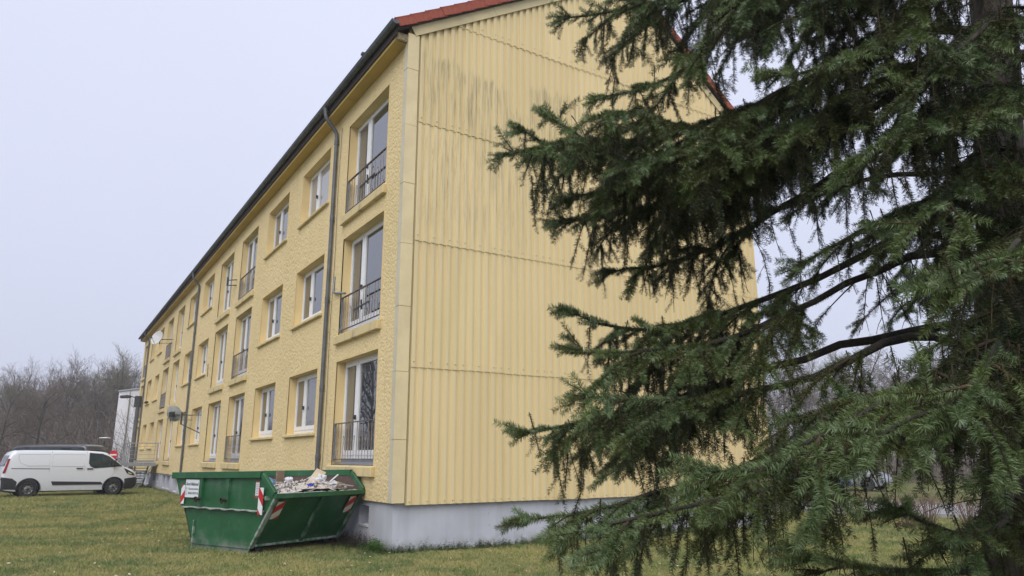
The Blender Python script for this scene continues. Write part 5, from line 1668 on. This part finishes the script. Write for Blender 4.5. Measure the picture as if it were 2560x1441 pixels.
def bough(z, pts3, r0, bare=.25, full=.5, lat=.75, hangL=.55, hang_d=.9, dens=1.0, hang_step=.055):
    """a main bough from the trunk at height z through the given points"""
    st = trunk_pt(z)
    r0 *= .37
    path = catmull([st] + list(pts3), 6)
    path = path[:max(8, int(len(path) * .99))]
    P, L_ = resample(path, .055)
    n = len(P)
    loc = P - np.array(SP0)
    idx = np.arange(0, n, 3); idx = np.r_[idx, n - 1] if idx[-1] != n - 1 else idx
    BV, BF = [], []
    q = np.linspace(0, 1, n)
    tube_np(loc[idx] + rs.normal(0, .006, (len(idx), 3)), r0 * (1 - q[idx]) ** .8 + .004, 7, BV, BF)
    me = np_mesh('bough', BV, BF, M['bark']); me.shade_smooth(); link('bough', me, spruce)
    acc = 0; acc2 = 0; sgn2 = 1
    for i in range(1, n - 1):
        s = i / (n - 1); d = unit(P[i+1] - P[i-1]); sd_ = unit(np.cross(d, UP))
        th_ = thin_at(P[i] - UP * .06)
        if s < bare:
            if rs.random() < .22 * dens: hanging(P[i], hangL * rs.uniform(.3, .8), hang_d * .3)
            continue
        dn = min(1, (s - bare) / max(.01, full - bare)) * dens
        if rs.random() > th_: continue
        sp = rs.random() > dn
        prof = min(1.0, (1 - s) * 2.4 + .15)
        tipn = max(0, (s - .35) / .65)
        sgn = 1 if i % 2 else -1
        if rs.random() < .4 + .6 * dn:
            ang = rs.uniform(.7, 1.15)
            side_branch(P[i], d * math.cos(ang) + sd_ * sgn * math.sin(ang) + UP * rs.uniform(-.35, .15), lat * .5 * prof * rs.uniform(.55, 1.1), tipn, sp)
        # secondary boughs make the flat fan of a spruce limb
        acc2 += .055
        if acc2 > .13 and s < .92 and rs.random() < .35 + .65 * dn:
            acc2 = 0; sgn2 = -sgn2
            ang = rs.uniform(.65, 1.05); L2 = lat * .95 * prof * rs.uniform(.65, 1.15)
            sub = droop_path(P[i], d * math.cos(ang) + sd_ * sgn2 * math.sin(ang) + UP * rs.uniform(-.2, .12), L2, rs.uniform(.3, .75), 6, .35)
            tube_np(sub, np.linspace(.008, .002, len(sub)), 4, WV, WF)
            clothe(sub, pick(tipn), .06, .2)
            sp_, _ = resample(sub, .052); ns = len(sp_)
            ssd = unit(np.cross(unit(sub[-1] - sub[0]), UP))
            for j in range(1, ns - 1):
                qq = j / ns; dd = unit(sp_[j+1] - sp_[j])
                if rs.random() > .35 + .65 * dn or rs.random() > thin_at(sp_[j]): continue
                side_branch(sp_[j], dd * .75 + ssd * (1 if j % 2 else -1) * .7 + UP * rs.uniform(-.35, .12), max(.07, L2 * rs.uniform(.28, .48) * (1.05 - .75 * qq)), max(tipn, .2) * (.35 + .65 * qq), sp)
                if rs.random() < .5: hanging(sp_[j], hangL * (1.0 - .5 * max(s, qq)) * rs.uniform(.35, 1.0), hang_d * max(.5, dn))
            for k in range(2): side_branch(sub[-2], unit(sub[-1] - sub[-3]) + rs.normal(0, .4, 3), rs.uniform(.08, .14), tipn, False)
        acc += .055
        if acc >= hang_step and s < .95:
            acc = 0
            hanging(P[i] + rs.normal(0, .045, 3), hangL * .85 * (1.1 - .62 * s) * rs.uniform(.3, 1.2), hang_d * max(.45, dn))
    clothe(P[int(n * max(bare, .45)):], young, .055, 0, 1.05)
    # end shoots fan out
    for k in range(5):
        side_branch(P[-2], unit(P[-1] - P[-3]) + rs.normal(0, .38, 3) + UP * .12, rs.uniform(.07, .14), 1, False)
A = lambda *q: [np.array(at(p[0], p[1], p[2] * KS)) for p in q]
Z_ = lambda z: CAM_H + (z - CAM_H) * KS
# boughs that the photograph shows, from top to bottom
bough(Z_(6.7), A((2150,-150,5.9),(1800,-30,6.0),(1560,25,6.1),(1372,48,6.2)), .055, .2, .35, .80, .50)
bough(Z_(6.1), A((2300,-140,5.6),(1950,-40,5.5),(1720,170,5.7),(1570,232,5.8),(1480,245,5.9)), .045, .35, .55, .55, .45)
bough(Z_(6.4), A((2250,-150,5.3),(1980,-70,5.0),(1790,50,5.1),(1735,190,5.2)), .05, .35, .5, .60, .60)
bough(Z_(5.4), A((2250,80,5.6),(2000,210,5.7),(1700,330,5.8),(1450,375,5.9),(1225,388,6.0)), .065, .22, .38, .95, .60)
bough(Z_(5.2), A((2300,150,5.0),(2000,310,5.0),(1750,390,5.2),(1520,385,5.4),(1345,272,5.5)), .05, .3, .42, .70, .60)
bough(Z_(5.05), A((2300,170,5.4),(2050,300,5.4),(1800,410,5.6),(1560,470,5.8),(1400,500,5.9)), .045, .35, .5, .72, .55)
bough(Z_(4.95), A((2300,190,5.7),(2120,310,5.8),(1880,430,6.2),(1650,510,6.4),(1330,570,6.5)), .06, .42, .60, .72, .60)
bough(Z_(4.6), A((2320,320,5.9),(2150,400,6.2),(1975,505,6.5),(1800,610,6.7),(1660,660,6.8),(1490,682,6.9)), .055, .5, .70, .55, .50, .7)
bough(Z_(4.15), A((2350,430,6.2),(2200,440,6.5),(2050,490,6.8),(1890,530,7.2)), .045, .45, .7, .50, .45, .6, .8)
bough(Z_(3.9), A((2380,490,5.2),(2250,530,5.0),(2110,600,5.0),(1960,690,5.1)), .04, .35, .7, .48, .45, .7, .75)
bough(Z_(3.7), A((2300,560,5.8),(2200,610,5.9),(2080,680,6.0),(1850,770,6.0),(1600,825,6.1),(1390,765,6.2)), .055, .42, .60, .70, .60)
bough(Z_(3.3), A((2300,640,5.4),(2100,720,5.4),(1850,840,5.5),(1600,880,5.6),(1395,875,5.7)), .05, .40, .55, .75, .60)
bough(Z_(2.75), A((2250,830,5.8),(2050,885,5.9),(1870,935,6.0),(1650,1010,6.1),(1450,1055,6.2),(1268,1092,6.3)), .06, .45, .60, .75, .55)
bough(Z_(2.3), A((2350,1010,4.7),(2200,1090,4.5),(2060,1150,4.4),(1930,1190,4.4)), .035, .40, .6, .42, .36, .9, .85)
bough(Z_(2.5), A((2250,850,5.0),(2000,950,5.0),(1700,1000,5.1),(1390,985,5.3)), .06, .4, .55, .72, .55)
bough(Z_(2.1), A((2300,1000,5.2),(2000,1120,5.0),(1700,1220,5.0),(1450,1285,5.1),(1268,1300,5.3)), .05, .45, .6, .60, .45)
bough(Z_(1.9), A((2300,1100,4.6),(2000,1200,4.4),(1720,1270,4.3),(1500,1320,4.3),(1405,1345,4.4)), .04, .5, .65, .50, .42)
bough(Z_(2.6), A((2400,900,4.5),(2250,980,3.9),(2050,1090,3.6),(1900,1170,3.5),(1730,1180,3.6)), .04, .45, .65, .50, .40, .9, .8)
bough(Z_(3.0), A((2500,850,4.4),(2450,950,3.7),(2300,1040,3.4),(2150,1110,3.2)), .035, .45, .65, .42, .40, .9, .75)
bough(Z_(3.2), A((2560,700,4.6),(2500,850,3.7),(2420,1000,3.2),(2370,1060,3.1)), .035, .40, .6, .38, .32, .9, .7)
bough(Z_(2.9), A((2620,800,4.7),(2600,950,4.0),(2540,1080,3.6),(2480,1150,3.5)), .035, .3, .5, .40, .38, .9, .75)
bough(Z_(1.7), A((2520,1290,4.6),(2400,1340,4.2),(2300,1300,4.1),(2230,1265,4.0)), .04, .3, .5, .32, .25)
bough(Z_(1.5), A((2450,1400,4.8),(2250,1430,4.4),(2080,1400,4.2),(1980,1390,4.2)), .035, .4, .6, .36, .25, .9, .6)
bough(Z_(4.0), A((2600,500,4.6),(2560,600,3.9),(2470,680,3.5),(2330,760,3.4)), .045, .3, .5, .6, .6)
bough(Z_(5.9), A((2350,-40,4.9),(2200,90,4.6),(2050,170,4.5),(1895,190,4.6)), .05, .3, .45, .60, .55)
bough(Z_(6.5), A((2300,-100,4.9),(2150,-40,4.7),(2020,30,4.7),(1905,85,4.8)), .05, .3, .45, .60, .55)
bough(Z_(5.0), A((2450,220,4.8),(2350,290,4.4),(2220,350,4.2),(2110,420,4.2)), .045, .35, .5, .65, .6)
bough(Z_(4.4), A((2500,360,4.9),(2420,440,4.4),(2330,520,4.2),(2250,600,4.2)), .045, .4, .55, .55, .6, .7)
bough(Z_(5.6), A((2500,20,4.9),(2420,110,4.4),(2320,190,4.2),(2250,260,4.2)), .045, .3, .5, .6, .6)
# and those behind, beside and above, for the rest of the tree
for k in range(40):
    z = 1.1 + 7.6 * (k + rs.random()) / 40
    az = rs.uniform(-.7, 1.75)                 # measured from +X: the far and right hand sides
    if z > 4.9: az = rs.uniform(0, 6.28)
    Lb = (2.6 - .26 * z) * rs.uniform(.8, 1.05)
    o_ = np.array(trunk_pt(z)); dr = np.array([math.cos(az), math.sin(az), 0])
    pts3 = [o_ + dr * Lb * q + UP * (-.18 * Lb * q * q * 1.6 + .10 * Lb * max(0, q - .7)) + rs.normal(0, .05, 3) for q in (.35, .7, 1.0)]
    bough(z, pts3, .05, .3, .5, .62, .45, .8, .6 if z < 4.9 else .35, .14)
# short boughs that come forward in front of the trunk
for k in range(8):
    z = .75 + 1.75 * (k + rs.random()) / 8; az = rs.uniform(-1.5, -.4); Lb = rs.uniform(.7, 1.1)
    o_ = np.array(trunk_pt(z)); dr = np.array([math.cos(az), math.sin(az), 0])
    pts3 = [o_ + dr * Lb * q + UP * (-.22 * Lb * q * q + .10 * Lb * max(0, q - .7)) + rs.normal(0, .03, 3) for q in (.35, .7, 1.0)]
    bough(z, pts3, .035, .15, .35, .46, .42, .9, .9, .11)
# dead twigs around the trunk
for k in range(120):
    z = rs.uniform(.6, 4.8); az = rs.uniform(0, 6.28); o_ = np.array(trunk_pt(z)); dr = np.array([math.cos(az), math.sin(az), rs.uniform(-.2, .3)])
    tube_np(droop_path(o_ + dr * trunk_r(z) * .8, dr, rs.uniform(.15, .5), .4, 4), [.005, .004, .003, .0025, .002], 3, WV, WF)
link('twigs', np_mesh('twigs', np.array(WV) - np.array(SP0), WF, M['twig_wood']), spruce, kind='stuff')
# needle shoots
def shoot(n, L_, nl, w_, seed, flat=0.0, fwd=.75):
    r = np.random.default_rng(seed); V, Fq = [], []
    for k in range(n):
        x = L_ * (k + r.random()) / n; a = r.uniform(0, 6.28)
        if flat and r.random() < flat and math.sin(a) < -.2: a = -a
        d = unit(np.array([fwd * r.uniform(.6, 1.3), math.cos(a), math.sin(a)])); l_ = nl * r.uniform(.75, 1.12) * (1 if x < L_ * .9 else .9)
        t = unit(np.cross(d, r.normal(0, 1, 3))) * w_ / 2; p = np.array([x, 0, 0]); b = len(V)
        m = p + d * l_ * .55
        V += [p - t * .6, p + t * .6, m + t, m - t, p + d * l_ + np.array([l_ * .12, 0, 0])]; Fq += [(b, b+1, b+2), (b, b+2, b+3), (b+3, b+2, b+4)]
    return V, Fq
def needle_mat(name, a, b, c_new):
    t = NT(name); t.set(Roughness=.45); t.b.inputs['Specular IOR Level'].default_value = .4
    v = t.coord('world')
    c = t.mix(t.ramp(t.noise(v, 3.2, 3), .38, .62), a, b)
    c = t.mix(t.math('MULTIPLY', t.ramp(t.noise(v, 11, 2), .52, .66), .6), c, c_new)
    t.color(c); return t.m
NM_Y = needle_mat('needles_young', (.112,.165,.066), (.155,.205,.070), (.225,.295,.165))
NM_O = needle_mat('needles_old', (.046,.068,.018), (.070,.086,.020), (.082,.084,.024))
NM_H = needle_mat('needles_hanging', (.028,.043,.015), (.044,.050,.018), (.064,.050,.022))
def place(name, lst, tv, tf, mat):
    P = np.array([q[0] for q in lst]) - np.array(SP0); D3 = np.array([q[1] for q in lst]); S = np.array([q[2] for q in lst])
    # euler XYZ that turns +X onto D: roll about x first, then pitch, then yaw
    yaw = np.arctan2(D3[:, 1], D3[:, 0]); pit = -np.arcsin(np.clip(D3[:, 2], -1, 1)); roll = rs.uniform(0, 6.28, len(P))
    return scatter_obj(name, tv, tf, P, np.stack([roll, pit, yaw], 1), S, mat, spruce)
tv, tf = shoot(160, .10, .025, .0020, 1, fwd=.42); place('young_shoots', young, tv, tf, NM_Y)
tv, tf = shoot(140, .10, .022, .0019, 2, fwd=.42); place('old_shoots', old, tv, tf, NM_O)
tv, tf = shoot(90, .095, .019, .0019, 3, fwd=.42); place('hanging_shoots', hang, tv, tf, NM_H)
print('SHOOTS', len(young), len(old), len(hang), 'twigs', len(WF))

# ---------------- thin mist over the whole place
hz_m = bpy.data.materials.new('haze'); hz_m.use_nodes = True
hn = hz_m.node_tree; hn.nodes.clear()
ho = hn.nodes.new('ShaderNodeOutputMaterial'); hv = hn.nodes.new('ShaderNodeVolumePrincipled')
hv.inputs['Color'].default_value = (.90, .91, .95, 1); hv.inputs['Density'].default_value = 0.0012; hv.inputs['Anisotropy'].default_value = 0.2
hn.links.new(hv.outputs[0], ho.inputs['Volume'])
tag(MB().box(-420, 420, -80, 500, -1.2, 18.0).obj('haze', hz_m), kind='stuff')
